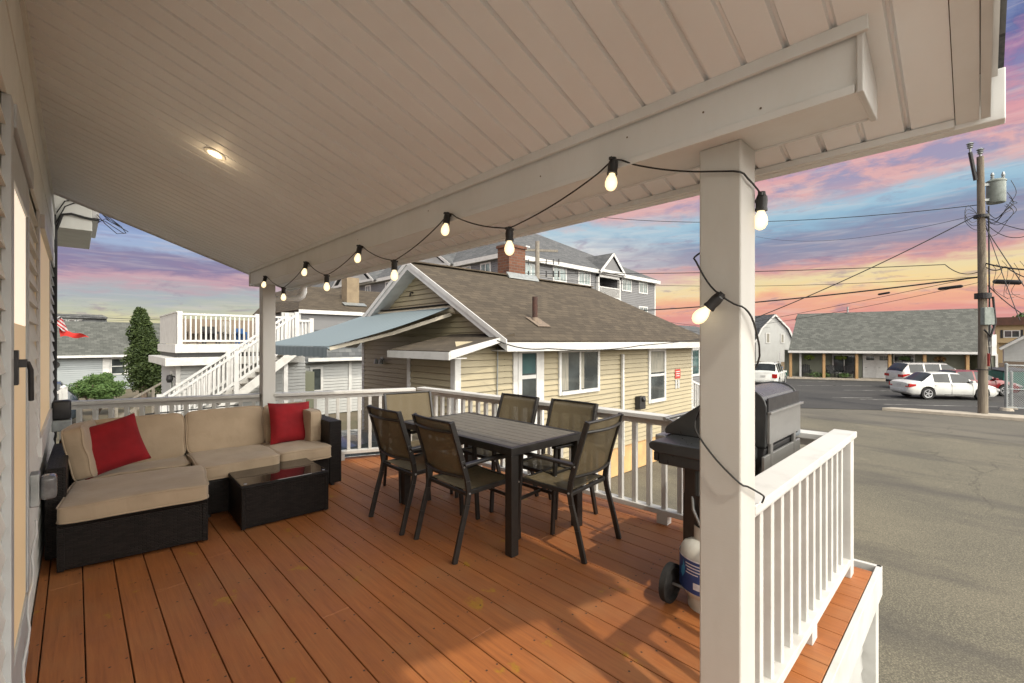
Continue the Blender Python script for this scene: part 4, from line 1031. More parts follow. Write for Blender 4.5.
b.box(RX0, EX1-.003, EY0, YW, EZ-0.185, EZ-0.165)
b.build('eave_fascia', trim, cg, world=True)
b = MB()
for s in (-1, 1):
    ye = EY0-0.03 if s < 0 else EY1+0.03
    ze = RZ-abs(ye-RY)*ES
    # rake board along the slope, outer and inner step
    for (xo, w0, w1) in ((RX0-0.03, -0.02, -0.17), (RX0-0.055, 0.035, -0.06)):
        b.hexa([(xo, ye, ze+w1), (xo+0.026, ye, ze+w1), (xo+0.026, RY, RZ+w1), (xo, RY, RZ+w1), (xo, ye, ze+w0), (xo+0.026, ye, ze+w0), (xo+0.026, RY, RZ+w0), (xo, RY, RZ+w0)])
    b.hexa([(RX0, ye, ze-0.17), (XG, ye, ze-0.17), (XG, RY, RZ-0.17), (RX0, RY, RZ-0.17), (RX0, ye, ze-0.155), (XG, ye, ze-0.155), (XG, RY, RZ-0.155), (RX0, RY, RZ-0.155)])
b.build('rake_board', trim, cg, world=True)
b = MB(); b.box(XE-0.06, XE+0.02, YW-0.02, YW+.02, FZ, 1.3); b.box(XG-0.022, XG+0.03, YF-0.1, YF+0.02, FZ, 1.5); b.build('corner_board', trim, cg, world=True)
# front bump-out
BX, BY = 4.5, 7.46
WB = Wall((BX, 0, 0), Yp, Xn)
bp = MB(); WB.lap(bp, YW, BY, FZ, 1.22, 0.11); bp.build('entry_wall', sidy, cg, world=True)
b = MB()
b.shell([(4.18, 5.72, 1.30), (XG-0.01, 5.72, 1.60), (XG-0.01, 7.60, 1.60), (4.18, 7.60, 1.30)], 0.05)
b.build('entry_roof', shbrown, cg, world=True)
b = MB()
b.box(4.15, 4.177, 5.70, 7.62, 1.16, 1.285)
b.hexa([(4.178, 5.695, 1.17), (XG-.3, 5.695, 1.45), (XG-.3, 5.717, 1.45), (4.178, 5.717, 1.17), (4.178, 5.695, 1.30), (XG-.3, 5.695, 1.53), (XG-.3, 5.717, 1.53), (4.178, 5.717, 1.30)])
b.box(4.18, BX+.02, 5.72, 7.60, 1.175, 1.19)
b.box(BX-.02, BX+0.10, YW-0.024, YW+0.0, FZ, 1.20); b.box(BX-0.024, BX-0.001, YW, YW+0.1, FZ, 1.20); b.box(BX-0.024, BX, BY-0.1, BY+.01, FZ, 1.20)
b.build('entry_trim', trim, cg, world=True)
# openings of the long wall
f = window(cg, WL, 5.92, 6.52, 0.22, 1.33, style='sash', fw=0.10, extra=[(0.2, 0.8, 0.56, 0.90, teal, 'shade')])
b = MB(); WL.slab(b, 5.80, 5.915, -1.0, 1.36, 0, .04); WL.slab(b, 6.525, 6.64, -1.0, 1.36, 0, .04); WL.slab(b, 5.92, 6.52, -1.0, .215, 0, .03); b.build('side_door', trim, cg, world=True)
f.name = 'side_door_window'
window(cg, WL, 7.10, 8.52, 0.34, 1.30, style='slider', fw=0.075, extra=[(0.07, 0.22, 0.1, 0.92, curtain, 'curtain'), (0.52, 0.60, 0.1, 0.92, curtain, 'curtain')])
window(cg, WL, 10.70, 11.62, -0.16, 1.28, style='sash', fw=0.09, extra=[(0.12, 0.88, 0.55, 0.93, curtain, 'shade')])
b = MB(); b.box(9.40, 9.47, YW-0.09, YW-0.03, -1.3, 1.15); b.build('white_conduit', trim, cg, world=True, bevel=0.01)
b = MB(); b.tube([(5.40, YW-0.05, 1.36), (5.40, YW-0.035, 0.6), (5.40, YW-0.035, -1.0)], 0.012, 8); b.build('service_conduit', galv, cg, world=True)
b = MB(); b.box(10.05, 10.32, YW-0.17, YW-0.02, -0.24, 0.08); b.tube([(10.18, YW-0.16, 0.0), (10.18, YW-0.22, 0.03)], 0.06, 12); b.build('meter_box', black, cg, world=True, bevel=0.02)
b = MB(); WL.slab(b, 12.18, 12.50, 0.40, 0.66, 0.016, 0.03); sg = b.build('red_notice', redsign, cg, world=True)
b = MB()
for i in range(3): WL.slab(b, 12.23, 12.45, 0.585-0.06*i, 0.605-0.06*i, 0.031, 0.033)
b.build('notice_lines', trim, sg, world=True)
b = MB(); WL.slab(b, 12.20, 12.30, 0.12, 0.36, 0.016, 0.03); WL.slab(b, 12.35, 12.45, 0.12, 0.36, 0.016, 0.03); b.build('notice_card', sidwh, cg, world=True)
# gable details
b = MB(); b.tube([(XG-.015, 9.05, 2.57), (XG-.08, 9.05, 2.57), (XG-0.08, 9.08, 2.48)], 0.018, 8); b.build('gable_hook', darkmetal, cg, world=True)
b = MB()
for dy in (-0.12, 0.12): b.tube([(XG-.015, 10.5+dy*0.3, 0.98), (XG-0.10, 10.5+dy, 0.95)], 0.015, 6); b.lathe((XG-0.12, 10.5+dy, 0.95), [(0.0, 0.07), (0.035, 0.06), (0.06, -0.06), (0.05, -0.06), (0.0, 0.04)], 12)
b.box(XG-.03, XG-.012, 10.44, 10.56, 0.90, 1.06); b.build('flood_lamp', galv, cg, world=True)
b = MB(); b.box(XG-0.05, XG-0.012, 7.85, 8.55, FZ+.1, 0.75); b.build('entry_door', sidb, cg, world=True, bevel=0.005)
# chimney and vent
b = MB(); b.box(8.30, 8.92, 8.70, 9.15, 2.9, 3.98); cm_ = b.build('chimney', brick_m, cg, world=True)
b = MB(); b.box(8.27, 8.95, 8.67, 9.18, 3.981, 4.06); b.build('chimney_cap', brick_m, cm_, world=True)
b = MB(); b.hexa([(8.2, 8.58, 3.13), (9.35, 8.58, 3.13), (9.35, 8.695, 3.19), (8.2, 8.695, 3.19), (8.2, 8.58, 3.16), (9.35, 8.58, 3.16), (9.35, 8.695, 3.30), (8.2, 8.695, 3.30)]); b.build('flashing', galv, cm_, world=True)
b = MB(); vy = 6.3; vz = RZ-(RY-vy)*ES
b.tube([(6.74, vy, vz-0.1), (6.74, vy, vz+0.50)], 0.055, 14); vp = b.build('vent_pipe', M('rusty_pipe', (0.07, 0.025, 0.015), (0.04, 0.02, 0.015), 6, 0.8), cg, world=True, smooth=True)
b = MB(); b.shell([(6.58, vy-.24, vz-.115), (6.95, vy-.24, vz-.115), (6.95, vy+.12, vz+0.082), (6.58, vy+.12, vz+0.082)], -0.012); b.lathe((6.74, vy, vz-0.02), [(0.10, 0), (0.06, 0.10)], 14); b.build('vent_flashing', timber, vp, world=True)
# awning
aw = thing('retractable_awning', 'blue grey fabric awning stretched out from the gable of the yellow cottage', 'awning', (XG, 9.2, 2.15))
b = MB(); A0, A1 = 7.38, 11.1; n = 20; rows = []
for i in range(9):
    t_ = i/8; x = 5.42+(2.96-5.42)*t_; z = 2.14+(1.37-2.14)*t_-0.05*sin(pi*t_)
    rows.append([(x, A0+(A1-A0)*j/n, z) for j in range(n+1)])
b.grid(rows); b.grid([[(x, y, z-0.006) for (x, y, z) in r] for r in rows]); b.build('canvas', awn, aw, world=True, smooth=True)
b = MB(); rows = [[(2.945+0.010*sin(j*1.9)*q, A0+(A1-A0)*j/60, 1.355-0.16*q-0.012*abs(sin(j*0.52))*q) for j in range(61)] for q in (0, 0.5, 1)]
b.grid(rows); b.build('valance', awn, aw, world=True, smooth=True)
b = MB(); b.tube([(2.97, A0-.01, 1.345), (2.97, A1+.01, 1.345)], 0.018, 12); b.build('front_bar', awn, aw, world=True, smooth=True)
b = MB(); b.tube([(5.50, A0-.12, 2.10), (5.50, A1+.12, 2.10)], 0.10, 16); b.build('cassette', M('awning_case', (0.55, 0.50, 0.38), (0.48, 0.43, 0.32), 5, 0.5), aw, world=True, smooth=True)
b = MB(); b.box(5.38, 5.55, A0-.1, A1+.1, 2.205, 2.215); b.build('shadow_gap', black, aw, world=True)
armm = M('awning_arm_paint', (0.50, 0.46, 0.37), (0.40, 0.37, 0.3), 5, 0.5)
for (ys, yk) in ((7.42, 7.72), (11.0, 10.3)):
    b = MB(); b.bar((5.46, ys, 2.00), (4.3, yk, 1.60), 0.05, 0.07); b.bar((4.3, yk, 1.60), (2.99, ys, 1.33), 0.05, 0.06); b.build('arm', armm, aw, world=True, bevel=0.006)

# ================================================================== GREY THREE-STOREY BUILDING
gb = thing('grey_apartment_block', 'large three storey grey sided building with a dark hipped roof behind the cottage', 'building', (30, 28, GZ))
GY, GXa, GXb, GYb_ = 22.0, 20.6, 40.7, 62.0; GE = 7.35
WF = Wall((0, GY, 0), Xp, Yn); WS = Wall((GXa, 0, 0), Yp, Xn)
b = MB(); WF.lap(b, GXa, 31.05, GZ, GE, 0.16, 0.02); WF.lap(b, 34.05, GXb, GZ, GE, 0.16, 0.02); WF.lap(b, 31.05, 34.05, GZ, 5.1, 0.16, .02); b.build('front_wall', sidg, gb, world=True)
b = MB(); WS.lap(b, GY, GYb_, GZ, GE, 0.16, 0.02); b.build('side_wall', sidg, gb, world=True)
b = MB(); b.box(GXa+.02, 31.0, GY+0.02, GYb_, GZ, GE); b.box(34.1, GXb-.02, GY+0.02, 36, GZ, GE); b.box(31.0, 34.1, GY+1.6, 36, GZ, GE); b.box(31.0, 34.1, GY+.02, GY+1.6, GZ, 5.1); b.build('wall_core', sidg, gb, world=True)
b = MB(); RRX, RRY = 27.5, 30.0; RRZ = 12.1
b.shell([(GXa-.3, GY-.4, GE), (GXb+.25, GY-.4, GE), (30.6, RRY, RRZ), (RRX, RRY, RRZ)], 0.12)
b.shell([(GXb+.25, GY-.4, GE), (GXb+.25, 36.5, GE), (30.6, RRY, RRZ)], 0.12)
b.shell([(GXa-.3, GYb_, GE), (GXa-.3, GY-.4, GE), (RRX, RRY, RRZ), (RRX, GYb_, RRZ)], 0.12)
b.shell([(GXb+.25, 36.5, GE), (GXa+3, 36.5, GE), (RRX, RRY, RRZ), (30.6, RRY, RRZ)], 0.12)
b.build('roof', shmid, gb, world=True)
b = MB(); b.box(GXa-.3, GXb+.25, GY-.43, GY-.40, GE-0.32, GE-0.02); b.box(GXa-.33, GXa-.3, GY-.43, GYb_, GE-.32, GE-.02); b.box(GXa-.3, GXb+.25, GY-.4, GY, GE-.31, GE-.27); b.box(GXa-.3, GXa, GY, GYb_, GE-.31, GE-.27); b.box(GXb-.16, GXb+.02, GY-.03, GY, GZ, GE-.3)
b.build('fascia', trim, gb, world=True)
pn = glass_mat('sea_glass_pane', (0.07, 0.10, 0.10))
for (xa) in (22.3, 25.45, 28.5, 34.75, 37.6):
    for zt in (7.08, 4.75):
        window(gb, WF, xa, xa+1.6, zt-1.15, zt, pane=pn, style='double', fw=0.11)
for (ya) in (23.4, 25.6, 29.5, 33, 37, 41):
    window(gb, WS, ya, ya+1.1, 5.75, 6.95, pane=pn, style='double', fw=0.11)
# balcony bay with its own little gable
b = MB(); b.box(30.9, 31.05, GY-0.25, GY, 5.0, 7.0); b.box(34.05, 34.2, GY-.25, GY, 5.0, 7.0); b.box(30.9, 34.2, GY-.25, GY, 6.8, 7.02); b.box(30.9, 34.2, GY-.3, GY+1.6, 4.92, 5.1)
b.build('balcony_frame', trim, gb, world=True)
b = MB(); b.box(31.06, 34.04, GY-.2, GY-.14, 5.95, 6.03); b.box(31.06, 34.04, GY-.2, GY-.14, 5.16, 5.22)
for i in range(22): x = 31.15+i*0.132; b.box(x, x+0.035, GY-.19, GY-.15, 5.22, 5.95)
b.build('balcony_rail', trim, gb, world=True)
WBK = Wall((0, GY+1.6, 0), Xp, Yn); window(gb, WBK, 31.3, 33.2, 5.15, 6.8, style='slider', fw=0.1)
def gablet(par, W, xm, hw, z0, h, depth, m_):
    b = MB(); b.face([W.p(xm-hw*.82, z0, 0.52), W.p(xm+hw*.82, z0, .52), W.p(xm, z0+h*.82, .52)]); b.build('gablet_face', m_, par, world=True)
    b = MB()
    for s in (-1, 1):
        b.shell([W.p(xm+s*hw*1.08, z0-.08, .62), W.p(xm, z0+h, .62), W.p(xm, z0+h, -depth), W.p(xm+s*hw*1.08, z0-.08, -depth*.1)], 0.08)
    b.build('gablet_roof', shmid, par, world=True)
    b = MB()
    for s in (-1, 1):
        b.bar(W.p(xm+s*hw*1.08, z0-.14, .64), W.p(xm, z0+h-.06, .64), 0.05, 0.20, up=(0, 0, 1))
    b.bar(W.p(xm-hw, z0+.02, .6), W.p(xm+hw, z0+.02, .6), 0.06, 0.22); b.build('gablet_trim', trim, par, world=True)
gablet(gb, WF, 32.55, 1.75, GE-.1, 1.6, 4.0, sidg)
gablet(gb, WS, 30.5, 3.0, GE-.1, 1.9, 4.0, sidwh); gablet(gb, WS, 44.0, 4.4, GE-.1, 3.0, 5.0, sidwh)
b = MB(); b.box(24.5, 24.9, 23.8, 24.2, 8.2, 8.7); b.build('roof_vent', trim, gb, world=True)

# ================================================================== BROWN-ROOFED HOUSE BEHIND THE AWNING
bh = thing('grey_sided_house', 'white and slate sided house with a brown shingle roof behind the awning', 'house', (10, 22, GZ))
WH = Wall((0, 20, 0), Xp, Yn)
b = MB(); WH.lap(b, 6.6, 9.0, GZ, 0.55, 0.13); WH.lap(b, 9.0, 13.2, GZ, 0.9, 0.13); b.build('lower_wall', sidwh, bh, world=True)
b = MB(); b.box(6.9, 13.2, 20.02, 27, GZ, 2.8); b.build('wall_core', sidg, bh, world=True)
b = MB(); b.shell([(6.9, 19.5, 0.55), (13.6, 19.5, 0.75), (13.6, 20.3, 2.72), (6.9, 20.3, 2.72)], 0.08); b.build('slate_skirt_roof', shdark, bh, world=True)
b = MB(); b.shell([(6.75, 19.9, 2.80), (13.9, 19.9, 2.80), (13.9, 22.8, 4.15), (7.9, 22.8, 4.15)], 0.08); b.shell([(6.75, 27, 2.80), (6.75, 19.9, 2.8), (7.9, 22.8, 4.15), (7.9, 27, 4.15)], .08); b.build('upper_roof', shbrown, bh, world=True)
b = MB(); b.box(6.75, 13.9, 19.84, 19.88, 2.64, 2.80); b.box(7.0, 13.6, 19.46, 19.49, 0.60, 0.75); b.build('fascia', trim, bh, world=True)
b = MB(); b.box(9.25, 9.85, 20.8, 21.4, 3.0, 4.50); ch_ = b.build('chimney', tanstucco, bh, world=True)
b = MB(); b.shell([(9.0, 20.5, 3.13), (10.1, 20.5, 3.13), (10.1, 20.79, 3.27), (9.0, 20.79, 3.27)], -0.03); b.build('flashing', galv, ch_, world=True)
window(bh, WH, 7.25, 7.80, -0.75, 0.36, style='single', fw=0.10)
WH2 = Wall((5.35, 0, 0), Yp, Xn)
b = MB(); b.box(6.1, 6.85, 19.9, 20.0, 0.9, 2.65); b.build('porch_wall', sidwh, bh, world=True)
window(bh, Wall((0, 19.9, 0), Xp, Yn), 6.2, 6.6, 1.45, 2.45, fw=0.08)
b = MB(); b.bar((6.0, 19.6, -1.0), (6.5, 19.7, 0.45), 0.09, 0.09); b.box(5.55, 5.70, 17.0, 17.15, GZ, 0.9); b.box(8.95, 9.08, 19.93, 19.99, GZ, 0.6); b.build('lean_post', trim, bh, world=True)
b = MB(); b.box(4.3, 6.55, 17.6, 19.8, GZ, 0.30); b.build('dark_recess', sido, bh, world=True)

# ================================================================== WHITE FLAT-ROOFED BUILDING WITH A ROOF TERRACE
wb_ = thing('white_flat_roofed_house', 'white sided flat roofed house with a railed roof terrace behind the sofa', 'house', (4, 19, GZ))
WX, WY = 2.24, 17.0
WA = Wall((0, WY, 0), Xp, Yn); WC = Wall((WX, 0, 0), Yp, Xn)
b = MB(); WA.lap(b, WX, 6.0, GZ, 0.75, 0.115); WC.lap(b, WY, 20.4, GZ, 0.75, 0.115); b.build('walls', sidwh, wb_, world=True)
b = MB(); b.box(WX+.02, 6.0, WY+.02, 20.4, GZ, 0.9); b.build('wall_core', sidwh, wb_, world=True)
b = MB(); b.box(WX-.34, 5.8, WY-.40, 20.8, 0.72, 0.96); b.box(WX-.06, 5.7, WY-.06, 21.0, 1.10, 1.36); b.box(WX-.04, WX+.08, WY-.03, WY+.04, GZ, 0.72); b.build('roof_slab', whitew, wb_, world=True, bevel=0.01)
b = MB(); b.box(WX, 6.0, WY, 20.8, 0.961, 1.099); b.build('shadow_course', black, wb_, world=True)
b = MB(); b.box(WX, WX+0.05, WY+.05, 20.9, 1.38, 2.34); b.box(WX-.02, WX+.07, WY+.05, 20.95, 2.341, 2.38); b.build('solid_parapet', whitew, wb_, world=True)
b = MB(); b.box(WX, 5.6, WY, WY+.09, 2.27, 2.33); b.box(WX, 5.6, WY+.02, WY+.07, 1.44, 1.50)
for xx in (WX, 4.38, 5.55): b.box(xx, xx+.13, WY-.02, WY+.11, 1.36, 2.38)
for i in range(25):
    x = WX+0.19+i*0.133
    b.box(x, x+0.042, WY+.025, WY+.065, 1.50, 2.27)
b.build('terrace_railing', trim, wb_, world=True)
b = MB(); b.box(WX+.2, 6.1, 20.6, 20.7, 1.37, 2.3); b.build('rear_screen', timber, wb_, world=True)
for (x, w_, h_, mt) in ((2.7, .35, .85, timber), (3.15, .45, .60, black), (3.75, .3, .8, ptimber), (4.15, .28, .55, bluebin), (4.75, .4, .8, timber), (5.3, .5, .7, black)):
    b = MB(); b.box(x, x+w_, 18.2, 18.7, 1.37+.35, 1.37+.42); b.box(x, x+w_, 18.66, 18.7, 1.42, 1.37+h_)
    for (q, r_) in ((x, 18.2), (x+w_-.05, 18.2), (x, 18.65), (x+w_-.05, 18.65)): b.box(q, q+.05, r_, r_+.05, 1.37, 1.72)
    tag(b.build('terrace_chair', mt), {2.7: 'brown chair nearest the solid end of the white roof terrace', 3.15: 'low black chair second from the left on the white roof terrace', 3.75: 'grey chair in the middle of the white roof terrace', 4.15: 'low blue chair on the white roof terrace', 4.75: 'brown chair right of the middle railing post on the white roof terrace', 5.3: 'black chair at the right end of the white roof terrace'}[x], 'chair', 'chairs on the roof terrace')
window(wb_, WC, 17.5, 18.1, -1.6, 0.5, fw=0.08); 
b = MB(); b.tube([(WX, 17.15, 0.35), (WX-.14, 17.15, 0.40)], 0.02, 8); b.lathe((WX-.17, 17.15, 0.30), [(0.0, 0.14), (0.07, 0.12), (0.09, 0.0), (0.06, -0.1), (0.0, -.1)], 12); b.build('wall_lantern', black, wb_, world=True)
# outside stair up to the terrace
stair = thing('outside_stair', 'white outside stair with slatted railings climbing right in front of the flat roofed house', 'stairs', (3.5, 15.8, GZ))
def srail(yy):
    b = MB(); a, e = Vector((1.75, yy, -0.72)), Vector((5.2, yy, 2.22))
    b.bar(a+Vector((0, 0, .55)), e+Vector((0, 0, .10)), 0.09, 0.06); b.bar(a+Vector((0, 0, -.28)), e+Vector((0, 0, -.74)), 0.05, 0.07)
    n_ = 30
    for i in range(n_+1):
        p_ = a.lerp(e, i/n_); t_ = i/n_
        top = .55+(.10-.55)*t_; bot = -.28+(-.74+.28)*t_
        b.box(p_.x-.022, p_.x+.022, yy-.02, yy+.02, p_.z+bot, p_.z+top)
    for q in (0.0, 0.5, 1.0):
        p_ = a.lerp(e, q); b.box(p_.x-.06, p_.x+.06, yy-.055, yy+.055, p_.z-1.0, p_.z+.64-.45*q)
    b.build('stair_railing', trim, stair, world=True)
srail(15.5); srail(16.5)
b = MB(); b.hexa([(1.75, 15.52, -1.75), (5.3, 15.52, 1.05), (5.3, 15.58, 1.05), (1.75, 15.58, -1.75), (1.75, 15.52, -1.45), (5.3, 15.52, 1.36), (5.3, 15.58, 1.36), (1.75, 15.58, -1.45)])
b.hexa([(1.75, 16.42, -1.75), (5.3, 16.42, 1.05), (5.3, 16.48, 1.05), (1.75, 16.48, -1.75), (1.75, 16.42, -1.45), (5.3, 16.42, 1.36), (5.3, 16.48, 1.36), (1.75, 16.48, -1.45)]); b.build('stringer', whitew, stair, world=True)
b = MB()
for i in range(16):
    x = 1.85+i*0.215; z = -1.55+i*0.18; b.box(x, x+.27, 15.585, 16.415, z, z+.035)
b.build('treads', ptimber, stair, world=True)
b = MB(); b.box(4.9, 5.72, 15.5, 16.99, 1.22, 1.36); b.box(5.2, 5.72, 15.5, 15.58, 2.10, 2.17); b.box(5.64, 5.72, 15.5, 17, 2.10, 2.17); b.box(5.62, 5.74, 15.48, 15.6, 1.36, 2.22)
for i in range(4): b.box(5.26+i*.11, 5.30+i*.11, 15.52, 15.56, 1.36, 2.10)
for i in range(10): b.box(5.66, 5.70, 15.7+i*.13, 15.74+i*.13, 1.36, 2.10)
b.box(4.85, 4.97, 15.60, 15.72, GZ, 1.22)
b.build('landing', trim, stair, world=True)

# ================================================================== HOUSE AND GARDEN ON THE LEFT
lh = thing('grey_roofed_cottage', 'pale grey cottage with a weathered grey shingle roof at the far left', 'house', (1, 42, GZ))
WQ = Wall((0, 40, 0), Xp, Yn)
b = MB(); WQ.lap(b, -2.4, 4.2, GZ, 0.62, 0.13); b.build('walls', sidb, lh, world=True)
b = MB(); b.box(-2.4, 4.2, 40.02, 46, GZ, 0.75); b.build('wall_core', sidb, lh, world=True)
b = MB(); b.shell([(-2.8, 39.5, 0.58), (4.7, 39.5, 0.58), (4.7, 43.4, 2.85), (-2.8, 43.4, 2.85)], 0.08); b.build('roof', shgrey, lh, world=True)
b = MB(); b.box(-2.8, 4.7, 39.44, 39.48, 0.42, 0.57); b.box(1.3, 1.65, 39.96, 39.98, -0.85, 0.35); b.box(2.5, 2.85, 39.96, 39.98, -0.85, 0.35); b.build('fascia', trim, lh, world=True)
window(lh, WQ, 1.68, 2.47, -0.75, 0.35, style='sash', fw=0.07)
b = MB(); b.lathe((-0.9, 39.97, 0.0), [(0.0, 0.0), (0.22, 0.0), (0.22, -0.02), (0.17, -0.02), (0.17, 0.0)], 20, axis='y'); b.build('round_plaque', darkmetal, lh, world=True)
b = MB(); b.tube([(3.1, 42.6, 2.4), (3.1, 42.6, 2.85)], 0.06, 8); b.build('roof_vent', galv, lh, world=True)
th_ = thing('far_grey_house', 'distant white dormered house with a dark roof rising behind the grey shingle roof', 'house', (0, 60, GZ))
b = MB(); b.box(-2.2, 1.0, 60, 66, GZ, 3.7); b.build('walls', sidb, th_, world=True)
b = MB(); b.prism([(-2.6, 3.7), (2.3, 3.7), (2.3, 3.85), (1.9, 4.05), (-2.6, 4.05)], 59.6, 66, 'y'); b.build('roof', shdark, th_, world=True)
b = MB(); b.shell([(0.5, 59.3, 2.6), (2.4, 59.3, 2.6), (2.2, 60.2, 3.95), (0.5, 60.2, 3.95)], .1); b.build('side_roof', shdark, th_, world=True)
WT = Wall((0, 60, 0), Xp, Yn)
for i in range(4): window(th_, WT, -1.7+i*0.62, -1.2+i*0.62, 2.7, 3.55, fw=0.07)

def tree_blob(root, clumps, leafm_, n, size, seed):
    r_ = random.Random(seed); b = MB()
    for (c_, r0, sq) in clumps: leafball(b, c_, r0, n, size, r_, sq, 0.4)
    return b.build('crown', leafm_, root, world=True, weld=False)
tr = thing('evergreen_tree', 'tall narrow dark evergreen beside the flat roofed house', 'tree', (2.72, 32.2, GZ))
b = MB(); b.tube([(2.75, 32.2, GZ), (2.75, 32.2, 0), (2.7, 32.2, 1.5), (2.65, 32.2, 3.0)], [0.16, 0.13, 0.09, 0.03], 8); b.build('trunk', timber, tr, world=True)
r_ = random.Random(3); cl_ = []
for i in range(60):
    t_ = i/60; z = -0.9+4.15*t_; R0 = 0.95*(1-max(0, t_-0.30)**1.5*1.30)
    a = r_.uniform(0, 2*pi); k = R0*0.5*r_.uniform(.5, 1.0)
    cl_.append(((2.72+cos(a)*k-0.25*t_+.1, 32.2+sin(a)*k, z), R0*0.56, (1, 1, 1.1)))
for i in range(14):
    a = r_.uniform(0, 2*pi); cl_.append(((3.35+0.25*cos(a), 32.0+.3*sin(a), r_.uniform(-1.2, 0.9)), 0.42, (1, 1, 1.1)))
tree_blob(tr, cl_, leafd, 330, 0.078, 11)
bs = thing('round_bush', 'broad leafy green bush in front of the grey roofed cottage', 'bush', (0.7, 27.0, GZ))
b = MB()
for i in range(7): a = i*0.9; b.tube([(0.7, 27, GZ), (0.7+0.3*cos(a), 27+.3*sin(a), -1.2), (0.7+0.75*cos(a), 27+.7*sin(a), -0.4)], [0.04, 0.03, 0.012], 6)
b.build('stems', timber, bs, world=True)
cl_ = []
for i in range(46):
    a = r_.uniform(0, 2*pi); e = r_.uniform(-0.4, 1.2); k = r_.uniform(.45, .95)
    cl_.append(((0.66+0.92*k*cos(a)*cos(e), 27+0.9*k*sin(a)*cos(e), -0.75+0.72*k*sin(e)), 0.30, (1, 1, .80)))
tree_blob(bs, cl_, leafm, 300, 0.055, 12)
# white picket fences
def picket(label, A, B, z0, z1, step=0.16, w_=0.07):
    A, B = Vector((*A, 0)), Vector((*B, 0)); L = (B-A).length; d = (B-A)/L
    r = thing('picket_fence', label, 'fence', (A.x, A.y, GZ), math.atan2(d.y, d.x), 'white picket fences in the yard')
    h0, h1 = z0-GZ, z1-GZ; b = MB()
    b.box(0, L, -.02, .02, h0+.05, h0+.13); b.box(0, L, -.02, .02, h1-.12, h1-.04); b.build('rails', trim, r)
    b = MB(); n_ = int(L/step)
    for i in range(n_): x = L*(i+.5)/n_; b.box(x-w_/2, x+w_/2, -.035, -.021, h0, h1)
    b.build('pickets', trim, r)
    for x in (0, L):
        b = MB(); b.box(x-.065, x+.065, -.065, .065, 0, h1+.06); b.lathe((x, 0, h1+.06), [(0.10, 0), (0.10, .02), (0.0, .09)], 4); b.build('post', trim, r)
picket('tall white fence panel with a capped post beside the left wall corner', (-1.6, 19.9), (-0.26, 20.6), -1.3, -0.10, 0.2, 0.07)
picket('long white picket fence beyond the railing behind the sofa', (0.0, 14.2), (3.2, 13.6), -1.6, -0.55, 0.19, 0.10)
picket('short white picket fence running away between the sofa and the awning', (3.6, 12.6), (4.9, 9.2), -1.7, -0.75, 0.2, 0.1)
# timber ramp and lattice
rp = thing('timber_ramp', 'weathered grey timber ramp with a sloping handrail by the bush', 'ramp', (2.2, 24.5, GZ))
b = MB(); b.bar((1.0, 24.2, -1.35), (2.95, 24.2, -0.12), 0.09, 0.07); b.bar((1.0, 24.2, -1.75), (2.95, 24.2, -0.75), 0.05, 0.12); 
for t_ in (0.1, 0.4, 0.7, 1.0): p_ = Vector((1.0, 24.2, -1.4)).lerp(Vector((2.95, 24.2, -0.2)), t_); b.box(p_.x-.05, p_.x+.05, 24.15, 24.25, GZ, p_.z+.04)
b.build('handrail', ptimber, rp, world=True)
b = MB(); b.box(2.9, 4.3, 24.0, 25.6, -1.0, -0.85); b.box(2.9, 4.3, 23.95, 23.99, -1.75, -1.15); b.build('platform', ptimber, rp, world=True)
lt = thing('lattice_screen', 'pale lattice privacy screen in a timber frame beside the white house', 'screen', (3.5, 23.9, GZ))
b = MB(); b.box(3.02, 3.98, 23.90, 23.93, -0.85, 0.50)
b.build('lattice_panel', M('lattice_weave', (0.58, 0.57, 0.52), (0.40, 0.39, 0.35), 25, 0.7, bmp=0.3), lt, world=True)
b = MB(); b.box(2.92, 3.01, 23.86, 23.97, GZ, 0.58); b.box(3.99, 4.08, 23.86, 23.97, GZ, 0.58); b.box(3.02, 3.98, 23.87, 23.96, 0.501, 0.58); b.box(3.02, 3.98, 23.87, 23.96, -.95, -.86); b.build('frame', ptimber, lt, world=True)
b = MB()
for i in range(5): b.box(3.05+i*.2, 3.16+i*.2, 23.9, 23.94, -1.7, -1.0)
b.build('slats', ptimber, lt, world=True)
# flags on a pole fixed to the eave of the left wall's neighbour
fl = thing('flag_pole', 'short slanting pole with a striped flag above a red flag near the left wall corner', 'flag', (-0.1, 12.0, 1.9))
b = MB(); b.tube([(-0.62, 12.0, 1.55), (-0.20, 12.0, 1.92)], 0.014, 8); b.build('pole', galv, fl, world=True)
def cloth(name, mat, P, parent, amp=0.05):
    b = MB(); rows = []
    (a, c_, d_, e_) = [Vector(p) for p in P]
    for i in range(7):
        r0 = []
        for j in range(11):
            u, v = j/10, i/6; p_ = (a.lerp(c_, u)).lerp(d_.lerp(e_, u), v); p_.y += amp*sin(u*7+v*2); p_.z += 0.02*sin(u*9); r0.append(p_)
        rows.append(r0)
    b.grid(rows); return b.build(name, mat, parent, world=True, smooth=True)
redfl = M('red_flag_cloth', (0.50, 0.02, 0.015), (0.38, 0.015, 0.01), 4, 0.8)
strm, s_t, s_b = material('striped_flag_cloth')
_z = s_t.sep(s_t.new('ShaderNodeTexCoord').outputs['Object'])
_k = s_t.math('LESS_THAN', s_t.math('FRACT', s_t.math('MULTIPLY', s_t.math('ADD', _z[2], s_t.math('MULTIPLY', _z[0], 1.0)), 14)), 0.5)
_c = s_t.mix(_k, (0.55, 0.5, 0.5, 1), (0.40, 0.03, 0.03, 1))
s_t.put(s_b.inputs['Base Color'], s_t.mix(s_t.math('GREATER_THAN', _z[2], 0.02), _c, (0.02, 0.03, 0.10, 1)))
